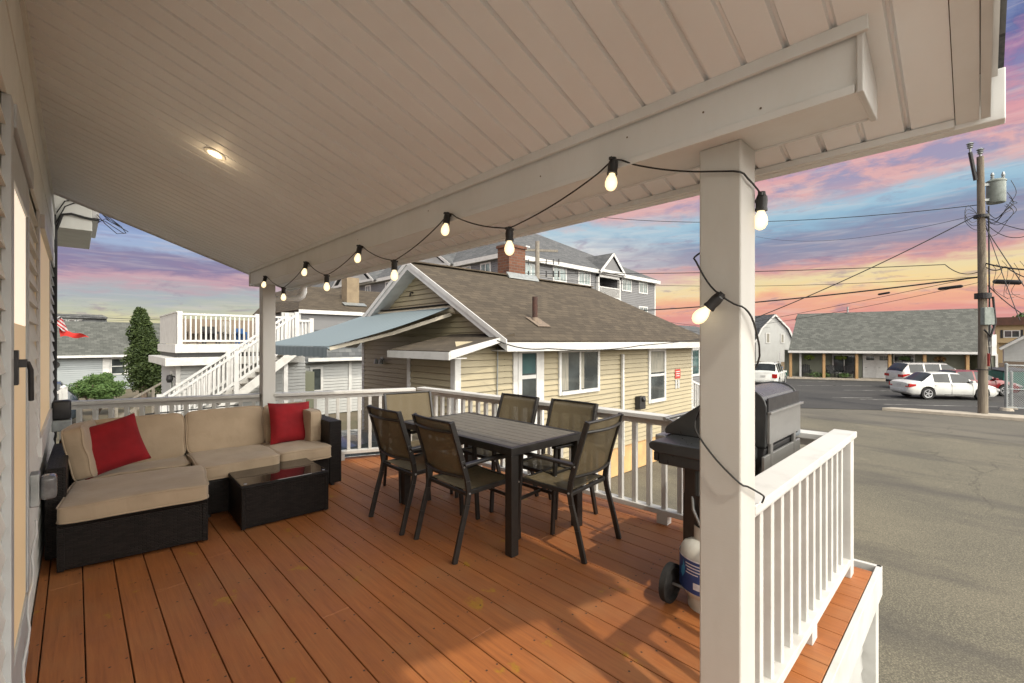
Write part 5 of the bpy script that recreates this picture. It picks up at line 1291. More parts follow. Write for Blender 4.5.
cloth('striped_flag', strm, [(-0.24, 12, 1.91), (-0.17, 12, 1.87), (-0.26, 12, 1.74), (-0.08, 12, 1.60)], fl, 0.03)
cloth('red_flag', redfl, [(-0.22, 12, 1.70), (0.14, 12, 1.57), (-0.20, 12, 1.54), (0.20, 12, 1.52)], fl)
# ================================================================== CARS
def lerp_tab(tab, x):
    if x <= tab[0][0]: return tab[0][1]
    for (a, u), (b_, v) in zip(tab, tab[1:]):
        if x <= b_: 
            t_ = (x-a)/(b_-a); return u+(v-u)*t_
    return tab[-1][1]
def car(name, label, kind, paint, loc, rz, L=4.5, Wd=1.74, group='parked cars in the lot', plate=True):
    r = thing(name, label, 'car', loc, rz, group)
    hw = Wd/2
    if kind == 'sedan':
        H = 1.43; belt = [(-L/2, .86), (-L/2+.25, .97), (-1.1, .95), (0.9, .92), (1.25, .90), (L/2-.25, .72), (L/2, .55)]
        roof = [(-L/2, .0), (-1.62, .0), (-1.0, 1.0), (-.25, 1.06), (.35, 1.0), (1.12, .0), (L/2, 0)]
        wins = [(-.98, -.20), (-.12, .74)]; wind = (.35, 1.12); rear = (-1.62, -1.0); wx = (-1.30, 1.32); R = .33
    elif kind == 'wagon':
        H = 1.72; belt = [(-L/2, 1.0), (-L/2+.1, 1.10), (0.9, 1.05), (1.35, 1.0), (L/2-.25, .85), (L/2, .62)]
        roof = [(-L/2, .0), (-L/2+.08, .3), (-L/2+.45, .97), (-.6, 1.0), (.35, .97), (1.30, .0), (L/2, 0)]
        wins = [(-L/2+.45, -1.15), (-1.05, -.15), (-.07, .72)]; wind = (.35, 1.30); rear = (-L/2+.05, -L/2+.45); wx = (-1.42, 1.45); R = .34
    else:
        H = 1.68; belt = [(-L/2, .95), (-L/2+.08, 1.05), (0.8, 1.0), (1.15, .98), (L/2-.2, .85), (L/2, .6)]
        roof = [(-L/2, .0), (-L/2+.10, .15), (-L/2+.50, .93), (-.4, 1.0), (.3, .96), (1.05, .0), (L/2, 0)]
        wins = [(-L/2+.50, -1.05), (-.95, -.12), (-.04, .60)]; wind = (.30, 1.05); rear = (-L/2+.08, -L/2+.50); wx = (-1.25, 1.28); R = .34
    width = [(-L/2, .84), (-L/2+.12, .94), (-L/2+.5, 1.0), (L/2-.7, 1.0), (L/2-.2, .92), (L/2, .76)]
    xs = sorted(set([round(-L/2+L*i/44, 3) for i in range(45)]+[round(q, 3) for w_ in wins for q in w_]+[round(w_+R*1.16*cos(a), 3) for w_ in wx for a in (0, .5, .9, 1.2, 1.57, 1.94, 2.24, 2.64, pi)]+list(wind)+list(rear)))
    def bottom(x):
        bz = lerp_tab([(-L/2, .36), (-L/2+.2, .24), (L/2-.3, .20), (L/2, .30)], x)
        for w_ in wx:
            d_ = abs(x-w_); Ra = R*1.16
            if d_ < Ra: bz = max(bz, R+sqrt(Ra*Ra-d_*d_))
        return bz
    def section(x):
        w_ = hw*lerp_tab(width, x); h_ = lerp_tab(belt, x); k = lerp_tab(roof, x); bz = bottom(x)
        rt = h_+(H-h_)*k
        wr = w_*(.93-.17*k)
        m1 = max(bz+.02, .42); 
        pts = [(0, bz), (w_*.90, bz), (w_*.985, max(bz+.015, bz*.5+.2)), (w_, max(bz+.03, .60)), (w_*.975, max(h_-.10, bz+.05)), (w_*.945, h_), (wr, rt-.035 if k > .05 else h_+.01), (wr*.86, rt+.005 if k > .05 else h_+.035), (wr*.4, rt+.03 if k > .05 else h_+.055), (0, rt+.035 if k > .05 else h_+.06)]
        return pts, k
    body, gl = MB(), MB()
    S = [(x,)+section(x) for x in xs]
    for (x0, p0, k0), (x1, p1, k1) in zip(S, S[1:]):
        xm = (x0+x1)/2
        for s in (-1, 1):
            for j in range(len(p0)-1):
                q = [(x0, s*p0[j][0], p0[j][1]), (x1, s*p1[j][0], p1[j][1]), (x1, s*p1[j+1][0], p1[j+1][1]), (x0, s*p0[j+1][0], p0[j+1][1])]
                tgt = body
                if j == 5 and any(a < xm < c for a, c in wins): tgt = gl
                if j >= 6 and (wind[0]+.03 < xm < wind[1]-.02 or rear[0]+.03 < xm < rear[1]-.02) and j >= 6: tgt = gl
                if j == 5 and (wind[0]+.2 < xm < wind[1]-.12) and kind != 'wagon' and False: tgt = gl
                tgt.face(q)
    for (x, p_, k_) in (S[0], S[-1]):
        body.face([(x, s*a[0], a[1]) for s, seq in ((1, p_), (-1, list(reversed(p_))[1:-1])) for a in seq])
    bo = body.build('body', paint, r, smooth=True); gl.build('windows', carglass, r, smooth=True)
    bo.data.set_sharp_from_angle(angle=radians(50))
    for wxx in wx:
        for s in (-1, 1):
            b = MB(); y0 = s*(hw-.20); b.lathe((wxx, y0, R), [(0, s*.185), (R*.62, s*.185), (R*.70, s*.20), (R*.96, s*.195), (R, s*.17), (R, s*.0), (R*.9, -s*.01), (0, -s*.01)], 28, axis='y'); t_ = b.build('wheel', rubber, r, smooth=True)
            b = MB(); b.lathe((wxx, y0, R), [(R*.60, s*.188), (R*.68, s*.197), (R*.62, s*.199), (R*.56, s*.190)], 28, axis='y')
            b.lathe((wxx, y0, R), [(0, s*.202), (R*.14, s*.202), (R*.17, s*.188)], 14, axis='y')
            for a in range(5):
                an = a*2*pi/5; b.bar((wxx+R*.12*cos(an), y0+s*.195, R+R*.12*sin(an)), (wxx+R*.6*cos(an), y0+s*.195, R+R*.6*sin(an)), 0.055, 0.012, up=(0, 1, 0))
            b.build('rim', chrome, t_)
    b = MB(); b.box(-L/2+.4, L/2-.4, -hw+.22, hw-.22, .22, .62); b.build('underbody', rubber, r)
    zt = lerp_tab(belt, -L/2)
    for s in (-1, 1):
        b = MB()
        if kind == 'sedan': b.prism([(-L/2-.012, .66), (-L/2+.34, .74), (-L/2+.36, .84), (-L/2+.02, .86)], s*hw*.60, s*hw*.97, 'y')
        elif kind == 'wagon': b.prism([(-L/2-.012, .80), (-L/2+.42, .98), (-L/2+.42, 1.04), (-L/2-.008, .98)], s*hw*.45, s*hw*.965, 'y')
        else: b.prism([(-L/2-.012, .66), (-L/2+.16, .68), (-L/2+.18, .95), (-L/2-.008, .95)], s*hw*.62, s*hw*.96, 'y')
        b.build('tail_lamp', lampred, r, bevel=0.01)
        b = MB(); b.prism([(L/2-.42, .62), (L/2-.03, .50), (L/2-.03, .62), (L/2-.38, .73)], s*hw*.55, s*hw*.93, 'y'); b.build('headlight', lampclear, r, bevel=0.01)
        b = MB(); xm_ = wind[1]-.32; b.prism([(xm_-.08, .94), (xm_+.10, .94), (xm_+.07, 1.07), (xm_-.06, 1.07)], s*(hw-.05), s*(hw+.15), 'y'); b.build('wing_mirror', paint, r, bevel=0.02)
        for (a, c) in wins[1:] if kind != 'sedan' else wins[:]:
            if c-a < .4 and kind != 'sedan': continue
            b = MB(); b.box(a+.02, a+.20, s*(hw-.012), s*(hw+.015), .78, .81); b.build('door_handle', paint, r, bevel=0.006)
        b = MB()
        for xx in [w_[0]-.03 for w_ in wins[1:]]+[wins[-1][1]+.12]: b.box(xx-.004, xx+.004, s*(hw-.025), s*(hw+.002), .32, .90)
        b.box(wins[0][1]-.3, wins[-1][1]+.2, s*(hw-.03), s*(hw+.004), .28, .30)
        b.build('door_gap', rubber, r)
    if kind != 'sedan':
        for s in (-1, 1):
            b = MB(); b.tube([(-L/2+.6, s*hw*.70, H+.01), (-L/2+.65, s*hw*.70, H+.06), (.2, s*hw*.70, H+.06), (.25, s*hw*.70, H+.01)], .014, 6); b.build('roof_rail', rubber, r)
    if plate:
        b = MB(); b.box(-L/2-.016, -L/2-.004, -.16, .16, .72, .84); b.build('plate', M('plate_white', (.6, .6, .58)), r)
    b = MB(); b.box(-L/2-.025, -L/2+.1, -hw*.80, hw*.80, .40, .56); b.build('bumper', paint if kind != 'wagon' else rubber, r, bevel=0.02)
    return r
car('parked_car', 'white sedan parked nearest the street behind the utility pole', 'sedan', carwhite, (35.15, 1.45, GZ+.005), math.atan2(-.79, .61), 4.45)
car('parked_car', 'dark red car parked between the white sedan and the white wagon', 'sedan', carred, (38.8, 0.55, GZ+.005), math.atan2(-.80, .60), 4.6, 1.8)
car('parked_car', 'long pearl white wagon parked nearest the porch of the long building', 'wagon', carsilver, (42.0, 2.2, GZ+.005), math.atan2(-.78, .62), 4.9, 1.9)
car('parked_car', 'small white hatchback suv seen from behind beside the foreground post', 'suv', carwhite, (36.6, 10.75, GZ+.005), math.atan2(.12, .99), 4.2, 1.76)
car('parked_car', 'dark car behind the chain link gate at the right edge', 'sedan', carblue, (40.0, -4.2, GZ+.005), math.atan2(-.85, .52), 4.5)
car('parked_car', 'dark blue suv in the yard behind the sofa, left of the far post', 'suv', carblue, (2.6, 11.2, GZ), radians(8), 4.3, 1.8, 'cars in the yard behind the sofa')
car('parked_car', 'dark blue car parked in the yard under the awning edge, right of the far post', 'sedan', carblue, (3.6, 8.3, GZ), radians(98), 4.3, 1.75, 'cars in the yard behind the sofa')
car('parked_car', 'dark vehicle with red tail lamps beside the green bush at the far left', 'suv', carblue, (-2.0, 24.5, GZ), radians(180), 4.2, 1.76, 'cars in the yard behind the sofa')

# ================================================================== LONG PORCHED BUILDING ACROSS THE LOT
ml = thing('long_porched_building', 'long low olive building with a grey shingle roof and cedar porch posts across the lot', 'building', (46, 6, GZ))
MA = Vector((44.3, 11.5, GZ)); MD = Vector((4.6, -11.5, 0)).normalized(); MN = Vector((-MD.y, MD.x, 0)); MN = -MN if MN.dot(Vector((-1, 0, 0))) < 0 else MN
W0 = Wall(MA, MD, MN)             # porch front plane
W1 = Wall(MA-MN*1.7, MD, MN)      # recessed wall
ML = 12.4
b = MB(); W1.lap(b, 0.0, ML, GZ, 0.70, 0.15, .015); b.build('recessed_wall', sido, ml, world=True)
b = MB(); W1.slab(b, 0, ML+1.0, GZ, 0.7, -0.5, -0.02); W1.slab(b, 1.8, ML+1.0, GZ, 0.7, -6.0, -0.51); W0.slab(b, ML+.15, ML+1.1, GZ, 0.55, -3, -0.4); b.build('wall_core', sido, ml, world=True)
b = MB(); Wr = Wall(MA-MN*.4, MD, MN); Wr.lap(b, ML+.15, ML+1.1, GZ, .55, .15, .015); b.build('end_wall', sido, ml, world=True)
b = MB(); W0.slab(b, -0.2, ML+.1, GZ-.01, GZ+.14, -1.7, 0.05); b.build('porch_slab', concrete, ml, world=True, bevel=0.01)
b = MB()
rz_ = 4.2
b.shell([W0.p(0.0, .72, .30), W0.p(ML-.1, .72, .30), W0.p(13.9, rz_, -4.6), W0.p(1.35, rz_-.15, -4.6)], .12)
b.shell([W0.p(2.4, .66, -9.5), W0.p(0.02, .70, .28), W0.p(1.36, rz_-.17, -4.6), W0.p(1.3, 3.6, -5.5)], .12)
b.shell([W0.p(ML-.1, .62, -.1), W0.p(ML+1.0, .62, -.1), W0.p(14.8, rz_-.10, -4.75), W0.p(13.9, rz_-.03, -4.65)], .12)
b.shell([W0.p(ML+.95, .66, -9.5), W0.p(2.6, .66, -9.5), W0.p(1.35, rz_-.15, -4.6), W0.p(14.7, rz_, -4.6)], .12)
b.build('roof', shgrey, ml, world=True)
b = MB(); W0.slab(b, -0.05, ML-.08, .50, .68, .28, .33); W0.slab(b, 0.0, ML-.1, .47, .50, -.05, .3); W0.slab(b, ML-.08, ML+1.0, .42, .60, -.14, -.10); W0.slab(b, ML+1.0, ML+1.14, GZ, .5, -.4, -.3); W0.slab(b, -0.62, -.50, GZ, .55, -.35, -.25); b.build('eave_fascia', trim, ml, world=True)
for i, q in enumerate((0.20, 2.6, 4.86, 7.02, 9.2, 11.73)):
    b = MB(); W0.slab(b, q-.10, q+.10, GZ+.14, .47, -.22, -.02); b.build('porch_post', cedar, ml, world=True, bevel=0.01)
b = MB(); W0.slab(b, .95, 1.1, GZ+.14, .47, -.9, -.75); b.build('downspout', trim, ml, world=True)
for x in (5.72, 6.42+.2):
    b = MB(); W1.slab(b, x, x+.86, GZ+.14, .42, .016, .06); W1.slab(b, x-.08, x-.005, GZ+.14, .50, .016, .08); d_ = b.build('door', trim, ml, world=True)
    b = MB(); W1.slab(b, x+.16, x+.70, -.12, .22, .061, .066); b.build('door_lites', winglass, d_, world=True)
    b = MB(); W1.slab(b, x+.425, x+.435, -.12, .22, .067, .075); W1.slab(b, x+.16, x+.70, .045, .055, .067, .075); b.build('lite_bars', trim, d_, world=True)
    b = MB(); b.tube([W1.p(x+.1, -.75, .06), W1.p(x+.1, -.75, .10), W1.p(x+.2, -.75, .10)], .015, 6); b.build('handle', black, d_, world=True)
window(ml, W1, 3.5, 5.2, -1.3, .32, style='slider', fw=.09); window(ml, W1, 7.7, 9.1, -1.0, .40, style='slider', fw=.09)
b = MB()
c_ = W0.p(5.2, 4.1, -4.4); b.tube([c_, c_+Vector((0, 0, .5))], .07, 8); b.build('roof_vent', galv, ml, world=True)
bk = [(1.65, leafy, 'hanging basket of yellow green leaves at the left end of the long porch'), (3.9, leafy, 'hanging basket in front of the wide window on the long porch'), (8.1, leafm, 'hanging basket of bright green leaves above the white wagon'), (10.3, leafb, 'hanging basket of brown and orange leaves near the right end of the porch')]
for i, (x, lm_, lab) in enumerate(bk):
    c_ = W0.p(x, 0.08, -.6); t_ = thing('hanging_basket', lab, 'plant', c_, 0, 'hanging baskets along the long porch')
    b = MB(); leafball(b, (0, 0, 0), .36, 260, .06, rnd, (1.1, 1.1, .62)); b.build('leaves', lm_, t_, weld=False)
    b = MB(); b.lathe((0, 0, -.2), [(0, -.05), (.12, -.05), (.18, .12), (.17, .12), (0, .0)], 12); b.build('pot', black, t_); 
    b = MB(); 
    for a in (0, 2.1, 4.2): b.tube([(.15*cos(a), .15*sin(a), -.08), (0, 0, .45)], .006, 4)
    b.build('hanger', black, t_)
def porch_chair(loc, rz, lab):
    t_ = thing('porch_chair', lab, 'chair', loc, rz, 'dark wooden chairs on the long porch')
    b = MB(); b.box(-.28, .28, -.28, .25, .36, .40); b.build('seat', black, t_)
    b = MB()
    for i in range(5): x = -.24+i*.12; b.bar((x, -.26, .36), (x*1.15, -.50, 1.0+.04*(2-abs(i-2))), .10, .02, up=(0, 1, .3))
    b.build('backrest', black, t_)
    for s in (-1, 1):
        b = MB(); b.box(s*.32-.06, s*.32+.06, -.35, .30, .56, .59); b.build('arm', black, t_)
        b = MB(); b.box(s*.3-.03, s*.3+.03, .2, .27, 0, .56); b.box(s*.3-.03, s*.3+.03, -.4, -.3, 0, .56); b.build('leg', black, t_)
rzm = math.atan2(MN.y, MN.x)-pi/2
porch_chair(W1.p(1.5, GZ+.14, .7), rzm, 'dark slatted chair nearest the left end of the long porch')
porch_chair(W1.p(3.4, GZ+.14, .8), rzm+.2, 'dark slatted chair left of the wide window on the long porch')
porch_chair(W1.p(4.6, GZ+.14, .7), rzm-.1, 'dark slatted chair in front of the wide window on the long porch')
for x, s_, lab in ((2.1, .30, 'low green shrub beside the left porch chair'), (2.75, .26, 'small green shrub just left of the second cedar post'), (4.1, .28, 'green potted shrub between the two porch chairs')):
    t_ = thing('porch_shrub', lab, 'plant', W0.p(x, GZ+.14, -.45), 0, 'shrubs on the long porch')
    b = MB(); leafball(b, (0, 0, s_*.8), s_*1.2, 220, .06, rnd, (1.3, 1.3, .7)); b.build('leaves', leafm, t_, weld=False)
    b = MB(); b.tube([(0, 0, 0), (0, 0, s_)], .02, 6); b.build('stem', timber, t_)
# bins
for (x, y, mt, lab, sc) in ((42.6, 11.85, bluebin, 'blue wheeled bin at the left end of the long building', 1.0), (43.6, 11.75, greenbin, 'small green bin right of the blue bin', .6)):
    t_ = thing('wheeled_bin', lab, 'bin', (x, y, GZ), .2, 'bins beside the long building')
    b = MB(); b.hexa([(-.24, -.28, .05), (.24, -.28, .05), (.24, .28, .05), (-.24, .28, .05), (-.33*sc-.02, -.36, 1.0*sc), (.33, -.36, 1.0*sc), (.33, .36, 1.0*sc), (-.33, .36, 1.0*sc)]); b.build('body', mt, t_, bevel=.02)
    b = MB(); b.box(-.37, .37, -.39, .40, 1.0*sc+.002, 1.0*sc+.06); b.build('lid', mt, t_, bevel=.02)
    b = MB(); 
    for s in (-1, 1): b.lathe((.25, s*.28, .1), [(0, -.02), (.1, -.02), (.1, .02), (0, .02)], 14, axis='y')
    b.build('wheels', rubber, t_)
# white barn-shaped house
wh = thing('white_gambrel_house', 'white barn roofed house with two small windows left of the long building', 'house', (57.5, 16.5, GZ))
d_ = Vector((2.9, -2.75, 0)).normalized(); nn = Vector((-d_.y*-1, 0, 0)); nn = Vector((d_.y, -d_.x, 0)); nn = nn if nn.x < 0 else -nn
WW = Wall((56.3, 17.9, GZ), d_, nn)
def gx0(z): return 0.0 if z < 1.7 else (0.0+(z-1.7)*.42 if z < 3.0 else .55+(z-3.0)*1.05)
WW_W = 4.3
b = MB(); WW.lap(b, lambda z: min(gx0(z), WW_W/2), lambda z: WW_W-min(gx0(z), WW_W/2), -.9, 4.45, .13, .012); b.build('gable_wall', sidwh, wh, world=True)
b = MB(); WW.slab(b, 0, WW_W, GZ, -.9, -6, 0.005); b.build('lower_wall', tanstucco, wh, world=True)
b = MB(); WW.slab(b, 0, WW_W, -.9, 1.7, -6, -.02); b.build('wall_core', sidwh, wh, world=True)
b = MB(); P_ = [(-.25, 1.5), (.0, 1.75), (.60, 3.05), (2.15, 4.62), (3.70, 3.05), (4.30, 1.75), (4.55, 1.5)]
for (a, za), (c_, zc_) in zip(P_, P_[1:]): b.shell([WW.p(a, za, .2), WW.p(c_, zc_, .2), WW.p(c_, zc_, -6), WW.p(a, za, -6)], .1)
b.build('roof', shdark, wh, world=True)
b = MB()
for (a, za), (c_, zc_) in zip(P_, P_[1:]): b.bar(WW.p(a, za-.12, .22), WW.p(c_, zc_-.12, .22), .05, .18, up=(0, 0, 1))
b.build('rake_trim', trim, wh, world=True)
window(wh, WW, 1.15, 1.65, 1.25, 2.45, fw=.10, pane=curtain); window(wh, WW, 2.85, 3.3, 1.25, 2.35, fw=.10, pane=curtain)
b = MB(); WW.slab(b, -2.6, .5, -.95, -.80, .0, 1.4); WW.slab(b, -2.0, .2, GZ, -.96, .1, .2); b.build('porch_roof', ptimber, wh, world=True)
b = MB(); WW.slab(b, -2.4, -.3, GZ, 2.2, -5, -.3); b.build('side_wing', tealglass, wh, world=True)
b = MB(); b.shell([WW.p(-3.6, 2.2, 0), WW.p(-.2, 2.3, 0), WW.p(-.2, 4.4, -3), WW.p(-3.6, 4.4, -3)], .1); b.build('wing_roof', shdark, wh, world=True)
# low grey house seen past the far corner of the cottage
gh = thing('grey_corner_house', 'grey house with teal window glass just past the far corner of the cottage', 'house', (24, 10.4, GZ))
WK = Wall((0, 10.6, 0), Xp, Yn)
b = MB(); WK.lap(b, 20.0, 30.0, GZ, 1.6, .13); b.build('wall', sidg, gh, world=True)
b = MB(); b.box(20.0, 30.0, 10.62, 17, GZ, 1.6); b.build('wall_core', sidg, gh, world=True)
b = MB(); b.shell([(19.5, 10.0, 1.55), (30.4, 10.0, 1.55), (30.4, 13.5, 2.5), (19.5, 13.5, 2.5)], .1); b.build('roof', shmid, gh, world=True)
window(gh, WK, 23.0, 24.4, -.4, 1.1, pane=tealglass, fw=.12, extra=[(0.1, .3, .1, .9, teal, 'shade')])
sr = thing('porch_rail', 'short white slatted porch rail at the far corner of the yellow cottage', 'railing', (13.6, 6.6, GZ))
b = MB(); b.bar((13.45, 6.2, .30), (15.5, 6.2, -.25), .06, .06); b.bar((13.45, 6.2, -.50), (15.5, 6.2, -1.05), .05, .05)
for i in range(13): x = 13.5+i*.16; z = .30-(x-13.45)*.27; b.box(x-.02, x+.02, 6.18, 6.22, z-.8, z)
b.build('rail', trim, sr, world=True)
# right edge: tan building, garage, fences
tn = thing('tan_apartment_building', 'tan two storey building with a brown roof band behind the pole at the right edge', 'building', (82, -4, GZ))
dt_ = Vector((80.66-83.5, -1.47+4.25, 0)).normalized()*-1; nt_ = Vector((dt_.y, -dt_.x, 0)); nt_ = nt_ if nt_.x < 0 else -nt_
WTn = Wall((80.5, -1.35, GZ), (0, -1, 0), (-1, 0, 0))
b = MB(); WTn.slab(b, 0, 9, GZ, 3.4, -6, 0); b.build('walls', sidtan, tn, world=True)
b = MB(); WTn.slab(b, -.2, 9.4, 3.4, 4.35, -6, .5); b.build('roof_band', redroof, tn, world=True)
window(tn, WTn, .65, 2.0, 1.9, 2.8, style='slider', fw=.10); window(tn, WTn, .65, 2.0, .2, 1.0, style='slider', fw=.10); window(tn, WTn, 4.4, 5.6, 1.7, 2.8, fw=.12)
b = MB()
for x in (.40, 2.03): WTn.slab(b, x, x+.2, 1.85, 2.85, .01, .05)
b.build('shutter', black, tn, world=True)
b = MB(); WTn.slab(b, .1, .25, GZ, 1.3, .3, .5); WTn.slab(b, 0, 6, 1.3, 1.5, .01, .6); b.build('balcony', sidtan, tn, world=True)
gg = thing('white_garage', 'small white gabled garage at the right edge beside the tan building', 'garage', (60, -3, GZ))
WGg = Wall((59.0, -1.5, GZ), (0, -1, 0), (-1, 0, 0))
b = MB(); WGg.lap(b, lambda z: 0 if z < 1.0 else (z-1.0)*1.33, 6.0, -.3, 3.0, .13); WGg.slab(b, .02, 6, GZ, 1.0, -4, -.02); b.build('walls', sidwh, gg, world=True)
b = MB(); b.shell([WGg.p(-.25, .87, .25), WGg.p(2.7, 3.08, .25), WGg.p(2.7, 3.08, -4), WGg.p(-.25, .87, -4)], .12); b.build('roof', shgrey, gg, world=True)
b = MB(); b.bar(WGg.p(-.25, .77, .27), WGg.p(2.7, 2.98, .27), .05, .2); b.build('rake_trim', trim, gg, world=True)
b = MB(); WGg.slab(b, .0, 6.0, GZ, -.3, .01, .03); b.build('base_band', timber, gg, world=True)
ff = thing('brown_board_fence', 'dark brown board fence behind the dumpster and gate', 'fence', (50, -2.5, GZ))
b = MB()
for i in range(40): a = Vector((50.0+i*.12, -1.0-i*.16, 0)); b.box(a.x, a.x+.14, a.y-.16, a.y, GZ, -.15+.01*(i % 3))
b.build('boards', timber, ff, world=True)
b = MB(); b.bar((50, -1.0, -.3), (54.7, -7.3, -.3), .05, .1); b.build('rail', timber, ff, world=True)
dm = thing('green_dumpster', 'dark green dumpster behind the parked cars', 'dumpster', (44.0, -1.3, GZ), radians(-45))
b = MB(); b.hexa([(-1.0, -.6, .1), (1.0, -.6, .1), (1.0, .6, .1), (-1.0, .6, .1), (-1.05, -.75, 1.25), (1.05, -.75, 1.25), (1.05, .7, 1.4), (-1.05, .7, 1.4)]); b.build('bin_body', greenbin, dm, bevel=.02)
b = MB(); b.hexa([(-1.08, -.8, 1.27), (1.08, -.8, 1.27), (1.08, .72, 1.42), (-1.08, .72, 1.42), (-1.08, -.8, 1.32), (1.08, -.8, 1.32), (1.08, .72, 1.47), (-1.08, .72, 1.47)]); b.build('lid', black, dm)
cf = thing('chain_link_gate', 'galvanised chain link gate with steel posts and concrete feet beside the utility pole', 'gate', (31.0, -1.2, GZ))
link, lt_, lb_ = material('chain_link_mesh')
_uv = lt_.new('ShaderNodeTexCoord').outputs['UV']; _u, _v, _ = lt_.sep(_uv)
def _dia(e_): return lt_.math('LESS_THAN', lt_.math('ABSOLUTE', lt_.math('SUBTRACT', lt_.math('FRACT', lt_.math('MULTIPLY', e_, 12.0)), .5)), .09)
_m = lt_.math('MAXIMUM', _dia(lt_.math('ADD', _u, _v)), _dia(lt_.math('SUBTRACT', _u, _v)))
_tr = lt_.new('ShaderNodeBsdfTransparent'); _mx = lt_.new('ShaderNodeMixShader'); lt_.put(_mx.inputs[0], _m); lt_.l.new(_tr.outputs[0], _mx.inputs[1]); lt_.l.new(lb_.outputs[0], _mx.inputs[2])
lb_.inputs['Base Color'].default_value = (.3, .32, .32, 1); lt_.l.new(_mx.outputs[0], [n for n in lt_.n if n.type == 'OUTPUT_MATERIAL'][0].inputs[0])
for (x, y, h_) in ((31.0, -.86, 2.15), (32.0, -1.05, 1.75)):
    b = MB(); b.tube([(x, y, GZ), (x, y, GZ+h_)], .06, 10); b.lathe((x, y, GZ+h_), [(.07, -.03), (.07, .02), (0, .07)], 10); b.build('post', galv, cf, world=True, smooth=True)
b = MB(); b.tube([(31.0, -.9, .35), (32.4, -5.5, .35)], .03, 8); b.tube([(31.0, -.9, -.75), (32.4, -5.5, -.75)], .025, 8); b.tube([(31.0, -.9, -1.6), (32.4, -5.5, -1.6)], .025, 8); b.tube([(31.25, -1.5, -1.6), (31.25, -1.5, .35)], .025, 8); b.build('frame', galv, cf, world=True)
b = MB(); b.face([(31.0, -.9, -1.6), (32.4, -5.5, -1.6), (32.4, -5.5, .35), (31.0, -.9, .35)]); b.build('mesh', link, cf, world=True)
b = MB(); b.lathe((31.0, -.86, GZ), [(.26, 0), (.2, .12), (0, .14)], 12); b.lathe((32.0, -1.05, GZ), [(.22, 0), (.16, .1), (0, .12)], 12); b.build('concrete_foot', concrete, cf, world=True)
tg = thing('leafy_tree', 'green tree crown showing above the brown roof at the right edge', 'tree', (97, -6, GZ))
b = MB(); b.tube([(97, -6, GZ), (97.2, -6.1, 2.0), (97, -6, 4.0)], [.3, .22, .12], 8); b.build('trunk', timber, tg, world=True)
tree_blob(tg, [((95.5+r_.uniform(-2.4, 3.5), -5.2+r_.uniform(-3, 2.0), 4.2+r_.uniform(-1, 1.2)), 1.0, (1, 1, .8)) for _ in range(26)], leafm, 170, .16, 4)

# ================================================================== UTILITY POLE AND WIRES
PX_, PY_ = 27.95, -0.10
up = thing('utility_pole', 'tall weathered wooden utility pole with a grey transformer can at the edge of the lot', 'utility pole', (PX_, PY_, GZ))
b = MB(); b.tube([(0, 0, 0), (0.02, 0, 4), (-.12, .08, 11.1)], [.165, .15, .115], 16); po = b.build('pole', M('pole_wood', (0.215, 0.185, 0.14), (0.12, 0.10, 0.078), 3, 0.9, stretch=(7, 7, .5), bmp=.6, bscale=12), up, smooth=True)
def wp(px, y, zz): return Vector((px, y, zz))
# screen-right on the pole is local (+.69, -.72)
R2 = Vector((.694, -.719, 0)); TOP = 11.1
b = MB(); c_ = R2*.54+Vector((0, 0, 9.62)); b.lathe(c_, [(0, -.50), (.28, -.50), (.30, -.46), (.30, .38), (.325, .39), (.325, .44), (.24, .50), (0, .52)], 24); tf_ = b.build('transformer', transf, up, smooth=True)
b = MB()
for q, hh in ((-.15, .30), (.30, .34)):
    e = c_+R2*q+Vector((0, 0, .5)); b.lathe(e, [(.03, 0), (.07, .04), (.04, .08), (.07, .12), (.04, .16), (.07, .20), (.03, hh)], 10)
b.build('bushing', galv, tf_, smooth=True)
b = MB(); b.bar((0, 0, 9.9), c_+Vector((0, 0, .3)), .08, .10); b.bar((0, 0, 9.25), c_+Vector((0, 0, -.35)), .08, .10)
b.build('bracket', galv, up)
b = MB()
for e in (Vector((-.12, .08, 11.1)), Vector((-.12, .08, 11.1))-R2*.42+Vector((0, 0, .25))):
    b.lathe(e, [(.03, -.1), (.04, .1), (.10, .14), (.07, .18), (.11, .22), (.07, .26), (.13, .30), (.06, .36), (0, .38)], 12)
b.build('insulator', galv, up, smooth=True)
b = MB(); b.tube([Vector((-.12, .08, 11.1))-R2*.42+Vector((0, 0, .2)), Vector((-.1, .06, 10.1))-R2*.22], .07, 8); b.build('cutout', black, up)
b = MB(); b.lathe((-.08, .05, 8.55), [(.19, -.06), (.24, -.06), (.24, .06), (.19, .06)], 16); b.lathe((0, 0, 5.15), [(.21, -.12), (.27, -.12), (.27, .12), (.21, .12)], 16); b.lathe((0, 0, 2.0), [(.225, -.02), (.24, -.02), (.24, .02)], 16); b.build('band', black, up)
F2 = Vector((-.719, -.694, 0)); 
b = MB(); e = F2*.24+R2*.06; 
for dz0, dz1, ww in ((3.9, 4.65, .22),): b.hexa([e+R2*-ww+Vector((0, 0, dz0)), e+R2*ww+Vector((0, 0, dz0)), e+R2*ww-F2*.2+Vector((0, 0, dz0)), e-R2*ww-F2*.2+Vector((0, 0, dz0)), e-R2*ww+Vector((0, 0, dz1)), e+R2*ww+Vector((0, 0, dz1)), e+R2*ww-F2*.2+Vector((0, 0, dz1)), e-R2*ww-F2*.2+Vector((0, 0, dz1))])
b.build('meter_cabinet', transf, up, bevel=.03)
